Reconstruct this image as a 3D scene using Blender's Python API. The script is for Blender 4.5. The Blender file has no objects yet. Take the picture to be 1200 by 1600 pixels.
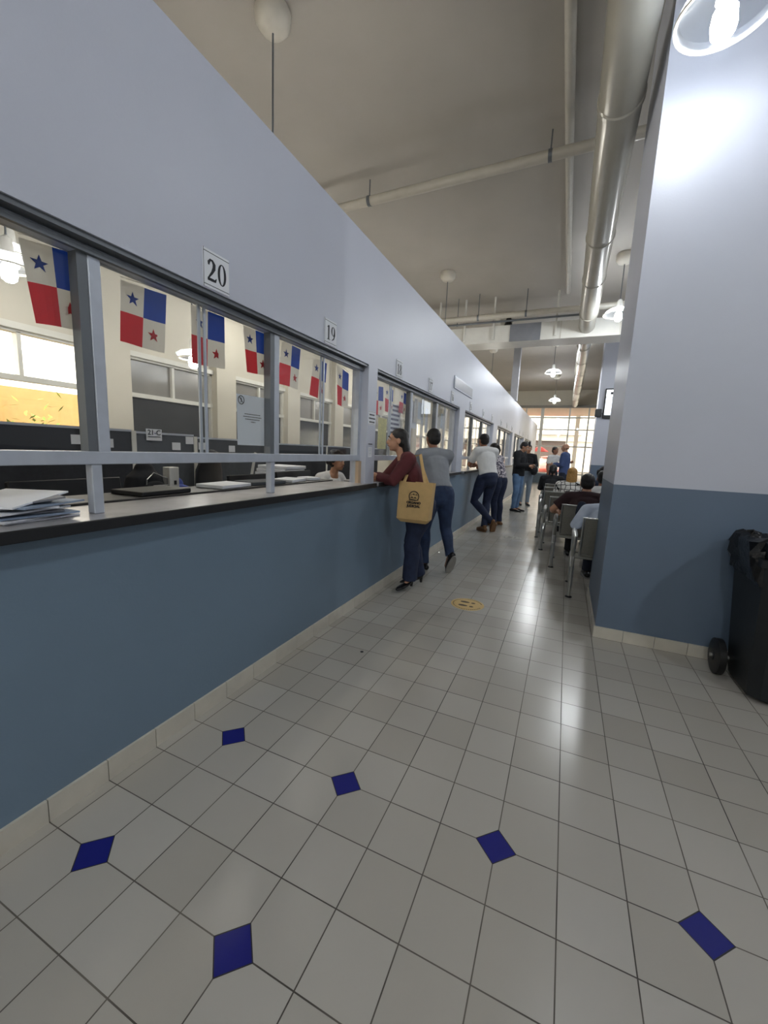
import bpy, bmesh, math, random
from mathutils import Vector, Matrix
random.seed(7)
C = bpy.context.scene.collection
SC = bpy.context.scene
PI = math.pi
V = Vector

# ------------------------------------------------------------------ camera, world, exposure
YAW, PITCH, ROLL, FPX = .414, -.152, .0440, 634.0
_f = V((-math.sin(YAW)*math.cos(PITCH), math.cos(YAW)*math.cos(PITCH), math.sin(PITCH)))
_r0 = V((math.cos(YAW), math.sin(YAW), 0)); _u0 = _r0.cross(_f)
_r = _r0*math.cos(ROLL) + _u0*math.sin(ROLL); _u = -_r0*math.sin(ROLL) + _u0*math.cos(ROLL)
cam = bpy.data.cameras.new('camera'); camo = bpy.data.objects.new('camera', cam); C.objects.link(camo)
camo.matrix_world = Matrix(((_r.x, _u.x, -_f.x, 1.49), (_r.y, _u.y, -_f.y, -.684), (_r.z, _u.z, -_f.z, 1.353), (0, 0, 0, 1)))
cam.sensor_fit = 'VERTICAL'; cam.sensor_height = 32; cam.lens = 32*FPX/1600; cam.clip_start = .02; cam.clip_end = 300
SC.camera = camo
SC.view_settings.view_transform = 'Standard'; SC.view_settings.look = 'None'
SC.view_settings.gamma = 1; SC.view_settings.use_curve_mapping = False
SC.view_settings.exposure = 1.4
LAMP_E = 190.0          # bulb emission of the corridor lamps
LAMP_O = 100.0          # office row
SKY_E = 2.4
w = bpy.data.worlds.new('sky'); SC.world = w; w.use_nodes = True
bg = w.node_tree.nodes['Background']; bg.inputs[0].default_value = (1, .93, .82, 1); bg.inputs[1].default_value = SKY_E

# ------------------------------------------------------------------ materials
def s2l(c):
    return tuple(((x/255)/12.92 if x/255 <= .04045 else ((x/255+.055)/1.055)**2.4) for x in c)
MATS = {}
def mat(name, rgb, rough=.6, metal=0, noise=.06, nscale=8, bump=0, bscale=60, spec=.5, emis=None, lin=False):
    if name in MATS: return MATS[name]
    m = bpy.data.materials.new(name); m.use_nodes = True; nt = m.node_tree; b = nt.nodes['Principled BSDF']
    c = rgb if lin else s2l(rgb)
    b.inputs['Roughness'].default_value = rough; b.inputs['Metallic'].default_value = metal
    b.inputs['Specular IOR Level'].default_value = spec
    tc = nt.nodes.new('ShaderNodeTexCoord'); n = nt.nodes.new('ShaderNodeTexNoise'); n.inputs['Scale'].default_value = nscale
    n.inputs['Detail'].default_value = 3
    nt.links.new(tc.outputs['Object'], n.inputs['Vector'])
    r = nt.nodes.new('ShaderNodeValToRGB'); e = r.color_ramp.elements
    e[0].position = .3; e[1].position = .7
    e[0].color = (*[x*(1-noise) for x in c], 1); e[1].color = (*[min(1, x*(1+noise)) for x in c], 1)
    nt.links.new(n.outputs['Fac'], r.inputs['Fac']); nt.links.new(r.outputs['Color'], b.inputs['Base Color'])
    if bump:
        n2 = nt.nodes.new('ShaderNodeTexNoise'); n2.inputs['Scale'].default_value = bscale
        nt.links.new(tc.outputs['Object'], n2.inputs['Vector'])
        bp = nt.nodes.new('ShaderNodeBump'); bp.inputs['Strength'].default_value = bump; bp.inputs['Distance'].default_value = .01
        nt.links.new(n2.outputs['Fac'], bp.inputs['Height']); nt.links.new(bp.outputs['Normal'], b.inputs['Normal'])
    if emis:
        b.inputs['Emission Color'].default_value = (*emis[0], 1); b.inputs['Emission Strength'].default_value = emis[1]
    MATS[name] = m; return m

def glass(name, tint=(1, 1, 1), refl=.9):
    m = bpy.data.materials.new(name); m.use_nodes = True; nt = m.node_tree; nt.nodes.clear()
    o = nt.nodes.new('ShaderNodeOutputMaterial'); mx = nt.nodes.new('ShaderNodeMixShader')
    t = nt.nodes.new('ShaderNodeBsdfTransparent'); t.inputs[0].default_value = (*tint, 1)
    g = nt.nodes.new('ShaderNodeBsdfGlossy'); g.inputs['Roughness'].default_value = .02
    fr = nt.nodes.new('ShaderNodeLayerWeight'); fr.inputs['Blend'].default_value = .5
    p5 = nt.nodes.new('ShaderNodeMath'); p5.operation = 'POWER'; p5.inputs[1].default_value = 4; nt.links.new(fr.outputs['Facing'], p5.inputs[0])
    k = nt.nodes.new('ShaderNodeMath'); k.operation = 'MULTIPLY_ADD'; k.inputs[1].default_value = refl*.8; k.inputs[2].default_value = .035
    nt.links.new(p5.outputs[0], k.inputs[0]); nt.links.new(k.outputs[0], mx.inputs[0])
    nt.links.new(t.outputs[0], mx.inputs[1]); nt.links.new(g.outputs[0], mx.inputs[2]); nt.links.new(mx.outputs[0], o.inputs[0])
    return m

def floor_mat():
    m = bpy.data.materials.new('floor_tiles'); m.use_nodes = True; nt = m.node_tree; b = nt.nodes['Principled BSDF']
    tc = nt.nodes.new('ShaderNodeTexCoord'); sx = nt.nodes.new('ShaderNodeSeparateXYZ'); nt.links.new(tc.outputs['Object'], sx.inputs[0])
    def M(op, a, bb=None, c=None):
        n = nt.nodes.new('ShaderNodeMath'); n.operation = op
        for i, v in enumerate((a, bb, c)):
            if v is None: continue
            if isinstance(v, (int, float)): n.inputs[i].default_value = v
            else: nt.links.new(v, n.inputs[i])
        return n.outputs[0]
    TX, TY = .2, .2064
    u = M('DIVIDE', sx.outputs[0], TX); v = M('DIVIDE', sx.outputs[1], TY)
    ru = M('ROUND', u); rv = M('ROUND', v)
    du = M('MULTIPLY', M('ABSOLUTE', M('SUBTRACT', u, ru)), TX); dv = M('MULTIPLY', M('ABSOLUTE', M('SUBTRACT', v, rv)), TY)
    grout = M('LESS_THAN', M('MINIMUM', du, dv), .0019)
    # accent diamonds: column = 1 mod 3, on rows 0 and 3 (and the same pattern behind)
    cu = M('ABSOLUTE', M('SUBTRACT', M('FRACT', M('ADD', M('DIVIDE', M('SUBTRACT', ru, 1), 3), .01)), .01)); onc = M('LESS_THAN', cu, .1)
    r03 = M('MAXIMUM', M('COMPARE', rv, 0, .1), M('COMPARE', rv, 3, .1))
    here = M('MULTIPLY', onc, r03)
    here = M('MULTIPLY', here, M('MAXIMUM', M('COMPARE', rv, 3, .1), M('LESS_THAN', ru, 5)))
    dd = M('ADD', du, dv)
    dia = M('MULTIPLY', here, M('LESS_THAN', dd, .069)); rim = M('MULTIPLY', here, M('MULTIPLY', M('GREATER_THAN', dd, .0655), M('LESS_THAN', dd, .0705)))
    grout = M('MULTIPLY', grout, M('SUBTRACT', 1, dia))
    # tile colour with slight per-tile variation and broad stains
    wn = nt.nodes.new('ShaderNodeTexWhiteNoise'); wn.noise_dimensions = '2D'; cv = nt.nodes.new('ShaderNodeCombineXYZ')
    nt.links.new(M('FLOOR', u), cv.inputs[0]); nt.links.new(M('FLOOR', v), cv.inputs[1]); nt.links.new(cv.outputs[0], wn.inputs['Vector'])
    r = nt.nodes.new('ShaderNodeValToRGB'); r.color_ramp.elements[0].color = (*s2l((172, 167, 157)), 1); r.color_ramp.elements[1].color = (*s2l((182, 178, 169)), 1)
    nt.links.new(wn.outputs['Value'], r.inputs['Fac'])
    def mix(fac, a, bb):
        n = nt.nodes.new('ShaderNodeMix'); n.data_type = 'RGBA'; nt.links.new(fac, n.inputs['Factor'])
        for s, v2 in ((n.inputs['A'], a), (n.inputs['B'], bb)):
            if isinstance(v2, tuple): s.default_value = (*v2, 1)
            else: nt.links.new(v2, s)
        return n.outputs['Result']
    gn = nt.nodes.new('ShaderNodeTexNoise'); gn.inputs['Scale'].default_value = 2.5; nt.links.new(tc.outputs['Object'], gn.inputs['Vector'])
    gr = nt.nodes.new('ShaderNodeValToRGB'); gr.color_ramp.elements[0].position = .35; gr.color_ramp.elements[1].position = .65
    gr.color_ramp.elements[0].color = (*s2l((52, 48, 43)), 1); gr.color_ramp.elements[1].color = (*s2l((104, 98, 88)), 1)
    nt.links.new(gn.outputs['Fac'], gr.inputs['Fac'])
    c1 = mix(grout, r.outputs['Color'], gr.outputs['Color'])
    c2 = mix(dia, c1, s2l((24, 28, 120))); c3 = mix(rim, c2, s2l((48, 46, 52)))
    nt.links.new(c3, b.inputs['Base Color'])
    n3 = nt.nodes.new('ShaderNodeTexNoise'); n3.inputs['Scale'].default_value = 3; nt.links.new(tc.outputs['Object'], n3.inputs['Vector'])
    nt.links.new(M('ADD', M('MULTIPLY', n3.outputs['Fac'], .03), M('ADD', M('MULTIPLY', grout, .4), .23)), b.inputs['Roughness'])
    b.inputs['Specular IOR Level'].default_value = .5
    n4 = nt.nodes.new('ShaderNodeTexNoise'); n4.inputs['Scale'].default_value = 9; nt.links.new(tc.outputs['Object'], n4.inputs['Vector'])
    bp = nt.nodes.new('ShaderNodeBump'); bp.inputs['Strength'].default_value = .12; bp.inputs['Distance'].default_value = .003
    nt.links.new(M('SUBTRACT', n4.outputs['Fac'], M('MULTIPLY', grout, .5)), bp.inputs['Height']); nt.links.new(bp.outputs['Normal'], b.inputs['Normal'])
    return m

def wall_mat(name, top, low, zsplit, rough=.45):
    m = bpy.data.materials.new(name); m.use_nodes = True; nt = m.node_tree; b = nt.nodes['Principled BSDF']
    tc = nt.nodes.new('ShaderNodeTexCoord'); sx = nt.nodes.new('ShaderNodeSeparateXYZ'); nt.links.new(tc.outputs['Object'], sx.inputs[0])
    lt = nt.nodes.new('ShaderNodeMath'); lt.operation = 'LESS_THAN'; lt.inputs[1].default_value = zsplit; nt.links.new(sx.outputs[2], lt.inputs[0])
    n = nt.nodes.new('ShaderNodeTexNoise'); n.inputs['Scale'].default_value = 1.4; n.inputs['Detail'].default_value = 4; nt.links.new(tc.outputs['Object'], n.inputs['Vector'])
    mx = nt.nodes.new('ShaderNodeMix'); mx.data_type = 'RGBA'; nt.links.new(lt.outputs[0], mx.inputs['Factor'])
    mx.inputs['A'].default_value = (*s2l(top), 1); mx.inputs['B'].default_value = (*s2l(low), 1)
    hs = nt.nodes.new('ShaderNodeHueSaturation'); mr = nt.nodes.new('ShaderNodeMapRange'); mr.inputs['To Min'].default_value = .94; mr.inputs['To Max'].default_value = 1.05
    nt.links.new(n.outputs['Fac'], mr.inputs['Value']); nt.links.new(mr.outputs[0], hs.inputs['Value']); nt.links.new(mx.outputs['Result'], hs.inputs['Color'])
    nt.links.new(hs.outputs[0], b.inputs['Base Color']); b.inputs['Roughness'].default_value = rough
    n2 = nt.nodes.new('ShaderNodeTexNoise'); n2.inputs['Scale'].default_value = 90; nt.links.new(tc.outputs['Object'], n2.inputs['Vector'])
    bp = nt.nodes.new('ShaderNodeBump'); bp.inputs['Strength'].default_value = .12; bp.inputs['Distance'].default_value = .004
    nt.links.new(n2.outputs['Fac'], bp.inputs['Height']); nt.links.new(bp.outputs['Normal'], b.inputs['Normal'])
    return m

def pattern_mat(name, kind, a, bcol, scale):
    m = bpy.data.materials.new(name); m.use_nodes = True; nt = m.node_tree; b = nt.nodes['Principled BSDF']
    tc = nt.nodes.new('ShaderNodeTexCoord')
    r = nt.nodes.new('ShaderNodeValToRGB'); e = r.color_ramp.elements
    if kind == 'grid':
        t = nt.nodes.new('ShaderNodeTexVoronoi'); t.feature = 'DISTANCE_TO_EDGE'; t.inputs['Scale'].default_value = scale; t.inputs['Randomness'].default_value = .35
        out = t.outputs['Distance']; e[0].position = .05; e[1].position = .09
    else:
        t = nt.nodes.new('ShaderNodeTexNoise'); t.inputs['Scale'].default_value = scale; t.inputs['Distortion'].default_value = 2
        out = t.outputs['Fac']; e[0].position = .47; e[1].position = .53
    e[0].color = (*s2l(bcol), 1); e[1].color = (*s2l(a), 1)
    nt.links.new(tc.outputs['Object'], t.inputs['Vector']); nt.links.new(out, r.inputs['Fac']); nt.links.new(r.outputs[0], b.inputs['Base Color'])
    b.inputs['Roughness'].default_value = .8
    return m

WALLTOP, WALLLOW = (196, 200, 212), (114, 134, 152)
m_wall = wall_mat('painted_wall', WALLTOP, WALLLOW, 1.055)
m_wallr = wall_mat('painted_wall_right', WALLTOP, (100, 116, 136), 1.177)
m_cream = mat('cream_paint', (212, 206, 190), .6, noise=.03, nscale=2)
m_ceil = mat('ceiling_paint', (180, 174, 164), .7, noise=.05, nscale=1.2)
m_floor = floor_mat()
m_base = mat('baseboard_tile', (204, 198, 184), .3, noise=.05, nscale=10)
m_alu = mat('aluminium_frame', (190, 196, 206), .35, .2, noise=.06, nscale=14)
m_dalu = mat('dark_aluminium_track', (112, 116, 120), .4, .3, noise=.06)
m_black = mat('black_plastic', (20, 20, 22), .45)
m_counter = mat('counter_laminate', (178, 176, 178), .25, .2, noise=.1, nscale=6)
m_edge = mat('counter_edge_rubber', (26, 27, 30), .5)
m_glass = glass('clear_glass', (.98, .985, .98))
m_fglass = glass('facade_glass', (.95, .95, .93), .6)
m_dglass = mat('tinted_pane', (66, 66, 64), .12, noise=.15, nscale=2)
m_gglass = mat('grey_film_pane', (142, 138, 130), .2, noise=.12, nscale=2)
m_wframe = mat('white_window_frame', (226, 224, 214), .4, noise=.03)
m_white = mat('white_paint', (222, 220, 212), .45, noise=.03)
m_pipe = mat('painted_pipe', (196, 190, 176), .4, noise=.05)
m_duct = mat('duct_sheet_metal', (170, 165, 152), .24, .12, noise=.06, nscale=3)
m_paper = mat('white_paper', (232, 234, 238), .7, noise=.02)
m_ink = mat('black_ink', (18, 20, 30), .6)
m_red = mat('flag_red', (205, 32, 40), .7, noise=.05)
def translucent(m, f=.5):
    nt = m.node_tree; o = [n for n in nt.nodes if n.type == 'OUTPUT_MATERIAL'][0]; p = nt.nodes['Principled BSDF']
    t = nt.nodes.new('ShaderNodeBsdfTranslucent'); mx = nt.nodes.new('ShaderNodeMixShader'); mx.inputs[0].default_value = f
    src = p.inputs['Base Color'].links[0].from_socket; nt.links.new(src, t.inputs[0]); nt.links.new(p.outputs[0], mx.inputs[1]); nt.links.new(t.outputs[0], mx.inputs[2]); nt.links.new(mx.outputs[0], o.inputs['Surface'])
    return m
m_blue = mat('flag_blue', (18, 62, 160), .7, noise=.05)
m_fwhite = mat('flag_white', (226, 222, 212), .7, noise=.03)
m_chair = mat('grey_perforated_steel', (128, 126, 118), .4, .5, noise=.08, nscale=60)
m_steel = mat('brushed_steel', (172, 172, 168), .3, .8, noise=.06, nscale=20)
m_cubic = mat('charcoal_fabric', (46, 48, 52), .9, noise=.12, nscale=30)
m_cubicg = mat('grey_fabric_panel', (80, 84, 88), .9, noise=.08, nscale=30)
m_bin = mat('black_bin_plastic', (24, 28, 32), .5, noise=.15, nscale=20)
m_bag = mat('black_bag_film', (14, 15, 18), .28, noise=.3, nscale=30, bump=.8, bscale=30)
m_tote = mat('kraft_cloth', (206, 172, 118), .85, noise=.05, nscale=20, bump=.2)
m_skin = mat('skin_brown', (150, 104, 80), .55, noise=.05)
m_skin2 = mat('skin_tan', (186, 140, 112), .55, noise=.05)
m_hair = mat('dark_hair', (22, 18, 16), .5, noise=.3, nscale=90, bump=.5, bscale=120)
m_blond = mat('blond_hair', (176, 132, 66), .5, noise=.3, nscale=60, bump=.5, bscale=100)
m_jean = mat('dark_blue_denim', (32, 42, 68), .85, noise=.2, nscale=14, bump=.6, bscale=14)
m_jean2 = mat('blue_denim', (42, 58, 88), .85, noise=.22, nscale=12, bump=.6, bscale=14)
m_jeanl = mat('light_blue_denim', (98, 128, 164), .85, noise=.2, nscale=10, bump=.5, bscale=14)
m_blackc = mat('black_cloth', (20, 21, 26), .85, noise=.2, nscale=12, bump=.5, bscale=12)
m_maroon = mat('maroon_cloth', (88, 36, 40), .85, noise=.1, nscale=12, bump=.4, bscale=12)
m_greyc = mat('grey_cloth', (138, 142, 148), .85, noise=.08, nscale=12, bump=.4, bscale=12)
m_whitec = mat('white_cloth', (222, 222, 220), .85, noise=.04, nscale=12, bump=.4, bscale=12)
m_bluec = mat('blue_suit_cloth', (66, 84, 128), .8, noise=.08, nscale=12, bump=.3, bscale=12)
m_lightbl = mat('pale_blue_cloth', (190, 200, 216), .85, noise=.05, nscale=12, bump=.4, bscale=12)
m_darkred = mat('dark_wine_cloth', (44, 22, 26), .85, noise=.15, nscale=12, bump=.4, bscale=12)
m_navy = mat('navy_cloth', (30, 38, 56), .85, noise=.15, nscale=12, bump=.4, bscale=12)
m_brown = mat('brown_leather', (122, 88, 56), .55, noise=.15, nscale=20)
m_sole = mat('grey_rubber_sole', (150, 148, 144), .7, noise=.08)
m_shoe = mat('black_leather', (16, 16, 18), .3)
m_bulb = mat('bulb_glow', (255, 255, 255), .3, emis=((.93, .97, 1.0), LAMP_E))
m_bulbn = mat('bulb_glow_near', (255, 255, 255), .3, emis=((.90, .95, 1.0), LAMP_E*.23))
m_bulbs = mat('bulb_glow_small', (255, 255, 255), .3, emis=((1.0, .97, .92), 22))
m_bulbo = mat('bulb_glow_office', (255, 255, 255), .3, emis=((1.0, .96, .88), LAMP_O))
m_lwhite = mat('lamp_canopy_white', (214, 208, 194), .35)
m_green = mat('plant_leaf', (120, 140, 40), .6, noise=.3, nscale=9)
m_amber = mat('amber_render', (208, 170, 114), .8, noise=.05)
m_asph = mat('asphalt', (110, 106, 102), .9, noise=.1)
m_carreflect = mat('car_glass_painted_reflection', (222, 208, 200), .25)  # cabin glass: pale colour paints in the reflection on the windshield
m_carr = mat('car_paint_red', (200, 60, 56), .25)
m_pink = mat('umbrella_cloth_red', (226, 92, 92), .8)
m_yellow = mat('sticker_yellow', (214, 182, 116), .5, noise=.04)

def shade_glass():
    m = bpy.data.materials.new('clear_acrylic_shade'); m.use_nodes = True; nt = m.node_tree; nt.nodes.clear()
    o = nt.nodes.new('ShaderNodeOutputMaterial'); mx = nt.nodes.new('ShaderNodeMixShader'); mx2 = nt.nodes.new('ShaderNodeMixShader')
    t = nt.nodes.new('ShaderNodeBsdfTransparent'); t.inputs[0].default_value = (.9, .92, .95, 1)
    g = nt.nodes.new('ShaderNodeBsdfGlossy'); g.inputs['Roughness'].default_value = .08
    d = nt.nodes.new('ShaderNodeBsdfTranslucent'); d.inputs[0].default_value = (.75, .77, .8, 1)
    lw = nt.nodes.new('ShaderNodeLayerWeight'); lw.inputs[0].default_value = .5
    k_ = nt.nodes.new('ShaderNodeMath'); k_.operation = 'MULTIPLY'; k_.inputs[1].default_value = .35; nt.links.new(lw.outputs['Facing'], k_.inputs[0]); nt.links.new(k_.outputs[0], mx.inputs[0]); nt.links.new(t.outputs[0], mx.inputs[1]); nt.links.new(g.outputs[0], mx.inputs[2])
    mx2.inputs[0].default_value = .3; nt.links.new(mx.outputs[0], mx2.inputs[1]); nt.links.new(d.outputs[0], mx2.inputs[2])
    nt.links.new(mx2.outputs[0], o.inputs[0]); return m
m_shade = shade_glass()

for _m in (m_red, m_blue, m_fwhite): translucent(_m, .5)

# ------------------------------------------------------------------ mesh helpers
class MB:
    def __init__(s): s.v = []; s.f = []; s.m = []; s.cur = 0
    def add(s, vs, fs):
        n = len(s.v); s.v += [tuple(v) for v in vs]; s.f += [tuple(i+n for i in f) for f in fs]; s.m += [s.cur]*len(fs)
        return s
    def box(s, x0, x1, y0, y1, z0, z1, M=None):
        vs = [V((x, y, z)) for z in (z0, z1) for x, y in ((x0, y0), (x1, y0), (x1, y1), (x0, y1))]
        if M: vs = [M @ v for v in vs]
        return s.add(vs, [(0, 3, 2, 1), (4, 5, 6, 7), (0, 1, 5, 4), (1, 2, 6, 5), (2, 3, 7, 6), (3, 0, 4, 7)])
    def bbox(s, x0, x1, y0, y1, z0, z1, b=.01, M=None):
        # box with chamfered edges
        X = (x0, x1); Y = (y0, y1); Z = (z0, z1); vs = []
        idx = {}
        for i in (0, 1):
            for j in (0, 1):
                for k in (0, 1):
                    sx, sy, sz = (1-2*i)*b, (1-2*j)*b, (1-2*k)*b
                    for a, p in enumerate(((X[i], Y[j]+sy, Z[k]+sz), (X[i]+sx, Y[j], Z[k]+sz), (X[i]+sx, Y[j]+sy, Z[k]))):
                        idx[(i, j, k, a)] = len(vs); vs.append(V(p))
        fs = []
        for i in (0, 1): fs.append([idx[(i, j, k, 0)] for j, k in ((0, 0), (1, 0), (1, 1), (0, 1))])
        for j in (0, 1): fs.append([idx[(i, j, k, 1)] for i, k in ((0, 0), (1, 0), (1, 1), (0, 1))])
        for k in (0, 1): fs.append([idx[(i, j, k, 2)] for i, j in ((0, 0), (1, 0), (1, 1), (0, 1))])
        for i in (0, 1):
            for j in (0, 1): fs.append([idx[(i, j, 0, 0)], idx[(i, j, 1, 0)], idx[(i, j, 1, 1)], idx[(i, j, 0, 1)]])
        for i in (0, 1):
            for k in (0, 1): fs.append([idx[(i, 0, k, 0)], idx[(i, 1, k, 0)], idx[(i, 1, k, 2)], idx[(i, 0, k, 2)]])
        for j in (0, 1):
            for k in (0, 1): fs.append([idx[(0, j, k, 1)], idx[(1, j, k, 1)], idx[(1, j, k, 2)], idx[(0, j, k, 2)]])
        for i in (0, 1):
            for j in (0, 1):
                for k in (0, 1): fs.append([idx[(i, j, k, a)] for a in range(3)])
        if M: vs = [M @ v for v in vs]
        return s.add(vs, fs)
    def loft(s, pts, rad, n=12, side=None, dome=True, flat0=False, flat1=False):
        # pts: centres; rad: r or (rx,ry); side: axis along which rx is measured
        pts = [V(p) for p in pts]; R = [(r, r) if isinstance(r, (int, float)) else r for r in rad]
        L = len(pts); rings = []
        def frame(t, prev):
            if side is not None: a = V(side)
            elif prev is not None: a = prev
            else: a = V((1, 0, 0)) if abs(t.x) < .9 else V((0, 1, 0))
            a = (a - t*a.dot(t))
            if a.length < 1e-5: a = V((0, 1, 0)) - t*t.y
            a.normalize(); return a, t.cross(a)
        prev = None
        for i in range(L):
            t = (pts[min(i+1, L-1)] - pts[max(i-1, 0)]).normalized()
            a, b = frame(t, prev); prev = a
            if i == 0 and dome and not flat0:
                m = (R[0][0]+R[0][1])/2
                for k in (.25, .6, .87): q = math.sqrt(1-k*k); rings.append((pts[0]-t*m*q, a, b, R[0][0]*k, R[0][1]*k))
            rings.append((pts[i], a, b, R[i][0], R[i][1]))
            if i == L-1 and dome and not flat1:
                m = (R[-1][0]+R[-1][1])/2
                for k in (.87, .6, .25): q = math.sqrt(1-k*k); rings.append((pts[-1]+t*m*q, a, b, R[-1][0]*k, R[-1][1]*k))
        vs = []; fs = []
        for (c, a, b, rx, ry) in rings:
            for j in range(n):
                th = 2*PI*j/n; vs.append(c + a*math.cos(th)*rx + b*math.sin(th)*ry)
        for i in range(len(rings)-1):
            for j in range(n):
                fs.append((i*n+j, i*n+(j+1) % n, (i+1)*n+(j+1) % n, (i+1)*n+j))
        fs.append(tuple(reversed(range(n)))); fs.append(tuple(range((len(rings)-1)*n, len(rings)*n)))
        return s.add(vs, fs)
    def tube(s, pts, r, n=10): return s.loft(pts, [r]*len(pts), n, dome=False)
    def ell(s, c, r, n=14, M=None, m=8):
        vs = []; fs = []; c = V(c); 
        for i in range(1, m):
            ph = PI*i/m
            for j in range(n):
                th = 2*PI*j/n; p = V((r[0]*math.sin(ph)*math.cos(th), r[1]*math.sin(ph)*math.sin(th), r[2]*math.cos(ph)))
                vs.append(c + (M @ p if M else p))
        top = len(vs); p = V((0, 0, r[2])); vs.append(c + (M @ p if M else p)); vs.append(c - (M @ p if M else p))
        for i in range(m-2):
            for j in range(n): fs.append((i*n+j, (i+1)*n+j, (i+1)*n+(j+1) % n, i*n+(j+1) % n))
        for j in range(n):
            fs.append((top, j, (j+1) % n)); fs.append((top+1, (m-2)*n+(j+1) % n, (m-2)*n+j))
        return s.add(vs, fs)
    def lathe(s, c, prof, n=24, cap=False):
        c = V(c); vs = []; fs = []; L = len(prof)
        for (r, z) in prof:
            for j in range(n): vs.append(c + V((r*math.cos(2*PI*j/n), r*math.sin(2*PI*j/n), z)))
        for i in range(L-1):
            for j in range(n): fs.append((i*n+j, i*n+(j+1) % n, (i+1)*n+(j+1) % n, (i+1)*n+j))
        if cap: fs.append(tuple(reversed(range(n)))); fs.append(tuple(range((L-1)*n, L*n)))
        return s.add(vs, fs)
    def poly(s, pts, nrm, t):
        # extruded polygon, pts 3d in order, thickness t along nrm
        nrm = V(nrm)*t; n = len(pts); p = [V(q) for q in pts]
        fs = [tuple(range(n)), tuple(range(2*n-1, n-1, -1))] + [(i, i+n, (i+1) % n+n, (i+1) % n) for i in range(n)]
        return s.add([q+nrm for q in p] + p, fs)
    def ribbon(s, pts, org, ux, uy, nrm, t, sc=1):
        # pts (x,y,halfwidth) in plane coordinates
        P = [V((p[0], p[1])) for p in pts]; n = len(P); L = []; Rr = []
        for i in range(n):
            d = (P[min(i+1, n-1)] - P[max(i-1, 0)]).normalized(); q = V((-d.y, d.x)); h = pts[i][2]
            L.append(P[i]+q*h); Rr.append(P[i]-q*h)
        org, ux, uy = V(org), V(ux), V(uy); nn = V(nrm)*t
        W = lambda p: org + ux*p.x*sc + uy*p.y*sc
        vs = []
        for i in range(n): vs += [W(L[i])+nn, W(Rr[i])+nn, W(L[i]), W(Rr[i])]
        fs = []
        for i in range(n-1):
            a = 4*i; b = a+4
            fs += [(a, a+1, b+1, b), (a, b, b+2, a+2), (a+1, a+3, b+3, b+1)]
        fs += [(0, 2, 3, 1), (4*n-4, 4*n-3, 4*n-1, 4*n-2)]
        return s.add(vs, fs)
    def build(s, name, m, parent=None, smooth=False, loc=None, bevel=0):
        me = bpy.data.meshes.new(name); me.from_pydata(s.v, [], s.f)
        ms = m if isinstance(m, (list, tuple)) else [m]
        for x in ms: me.materials.append(x)
        me.polygons.foreach_set('material_index', s.m)
        bm = bmesh.new(); bm.from_mesh(me); bmesh.ops.recalc_face_normals(bm, faces=bm.faces[:])
        if bevel: bmesh.ops.bevel(bm, geom=bm.edges[:], offset=bevel, segments=2, affect='EDGES', clamp_overlap=True)
        bm.to_mesh(me); bm.free()
        if smooth:
            me.polygons.foreach_set('use_smooth', [True]*len(me.polygons))
            try: me.set_sharp_from_angle(angle=math.radians(40))
            except Exception: pass
        o = bpy.data.objects.new(name, me); C.objects.link(o)
        if parent is not None:
            o.parent = parent; o.matrix_parent_inverse = parent.matrix_world_inv if hasattr(parent, 'matrix_world_inv') else INV.get(parent.name, Matrix())
        return o
INV = {}
def thing(name, label, cat, loc, group=None):
    o = bpy.data.objects.new(name, None); C.objects.link(o); o.location = loc; o.empty_display_size = .1
    INV[o.name] = Matrix.Translation(-V(loc))
    o['label'] = label; o['category'] = cat
    if group: o['group'] = group
    return o
def tag(o, label, cat, group=None):
    o['label'] = label; o['category'] = cat
    if group: o['group'] = group
    return o
def struct(o): o['kind'] = 'structure'; return o
def copy_tree(o, dx, label=None, parent=None):
    c = o.copy(); C.objects.link(c)
    if parent is None:
        c.location = o.location + V(dx); INV[c.name] = INV.get(o.name, Matrix())
        if label: c['label'] = label
    else: c.parent = parent
    for ch in list(o.children): copy_tree(ch, dx, None, c)
    return c
def remesh(name, mb, m, vox, parent, smooth=3, fac=.5, top=False):
    o = mb.build(name, m, None); md = o.modifiers.new('r', 'REMESH'); md.mode = 'VOXEL'; md.voxel_size = vox
    sm = o.modifiers.new('s', 'SMOOTH'); sm.factor = fac; sm.iterations = smooth
    dg = bpy.context.evaluated_depsgraph_get(); me = bpy.data.meshes.new_from_object(o.evaluated_get(dg))
    o.modifiers.clear(); old = o.data; o.data = me; bpy.data.meshes.remove(old); me.name = name
    me.polygons.foreach_set('use_smooth', [True]*len(me.polygons))
    if parent is not None: o.parent = parent; o.matrix_parent_inverse = INV.get(parent.name, Matrix())
    return o
def text(name, body, size, org, ux, uy, m, parent, ext=.0008, align='CENTER', bold=0):
    cu = bpy.data.curves.new(name, 'FONT'); cu.body = body; cu.size = size; cu.extrude = ext; cu.align_x = align; cu.offset = bold
    cu.space_line = 1.0
    t = bpy.data.objects.new(name, cu); C.objects.link(t)
    dg = bpy.context.evaluated_depsgraph_get(); me = bpy.data.meshes.new_from_object(t.evaluated_get(dg))
    bpy.data.objects.remove(t); ux, uy = V(ux).normalized(), V(uy).normalized(); n = ux.cross(uy)
    me.transform(Matrix(((ux.x, uy.x, n.x, org[0]), (ux.y, uy.y, n.y, org[1]), (ux.z, uy.z, n.z, org[2]), (0, 0, 0, 1))))
    me.materials.clear(); me.materials.append(m)
    o = bpy.data.objects.new(name, me); C.objects.link(o); o.parent = parent; o.matrix_parent_inverse = INV.get(parent.name, Matrix()) if parent.name in INV else Matrix()
    return o

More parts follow.
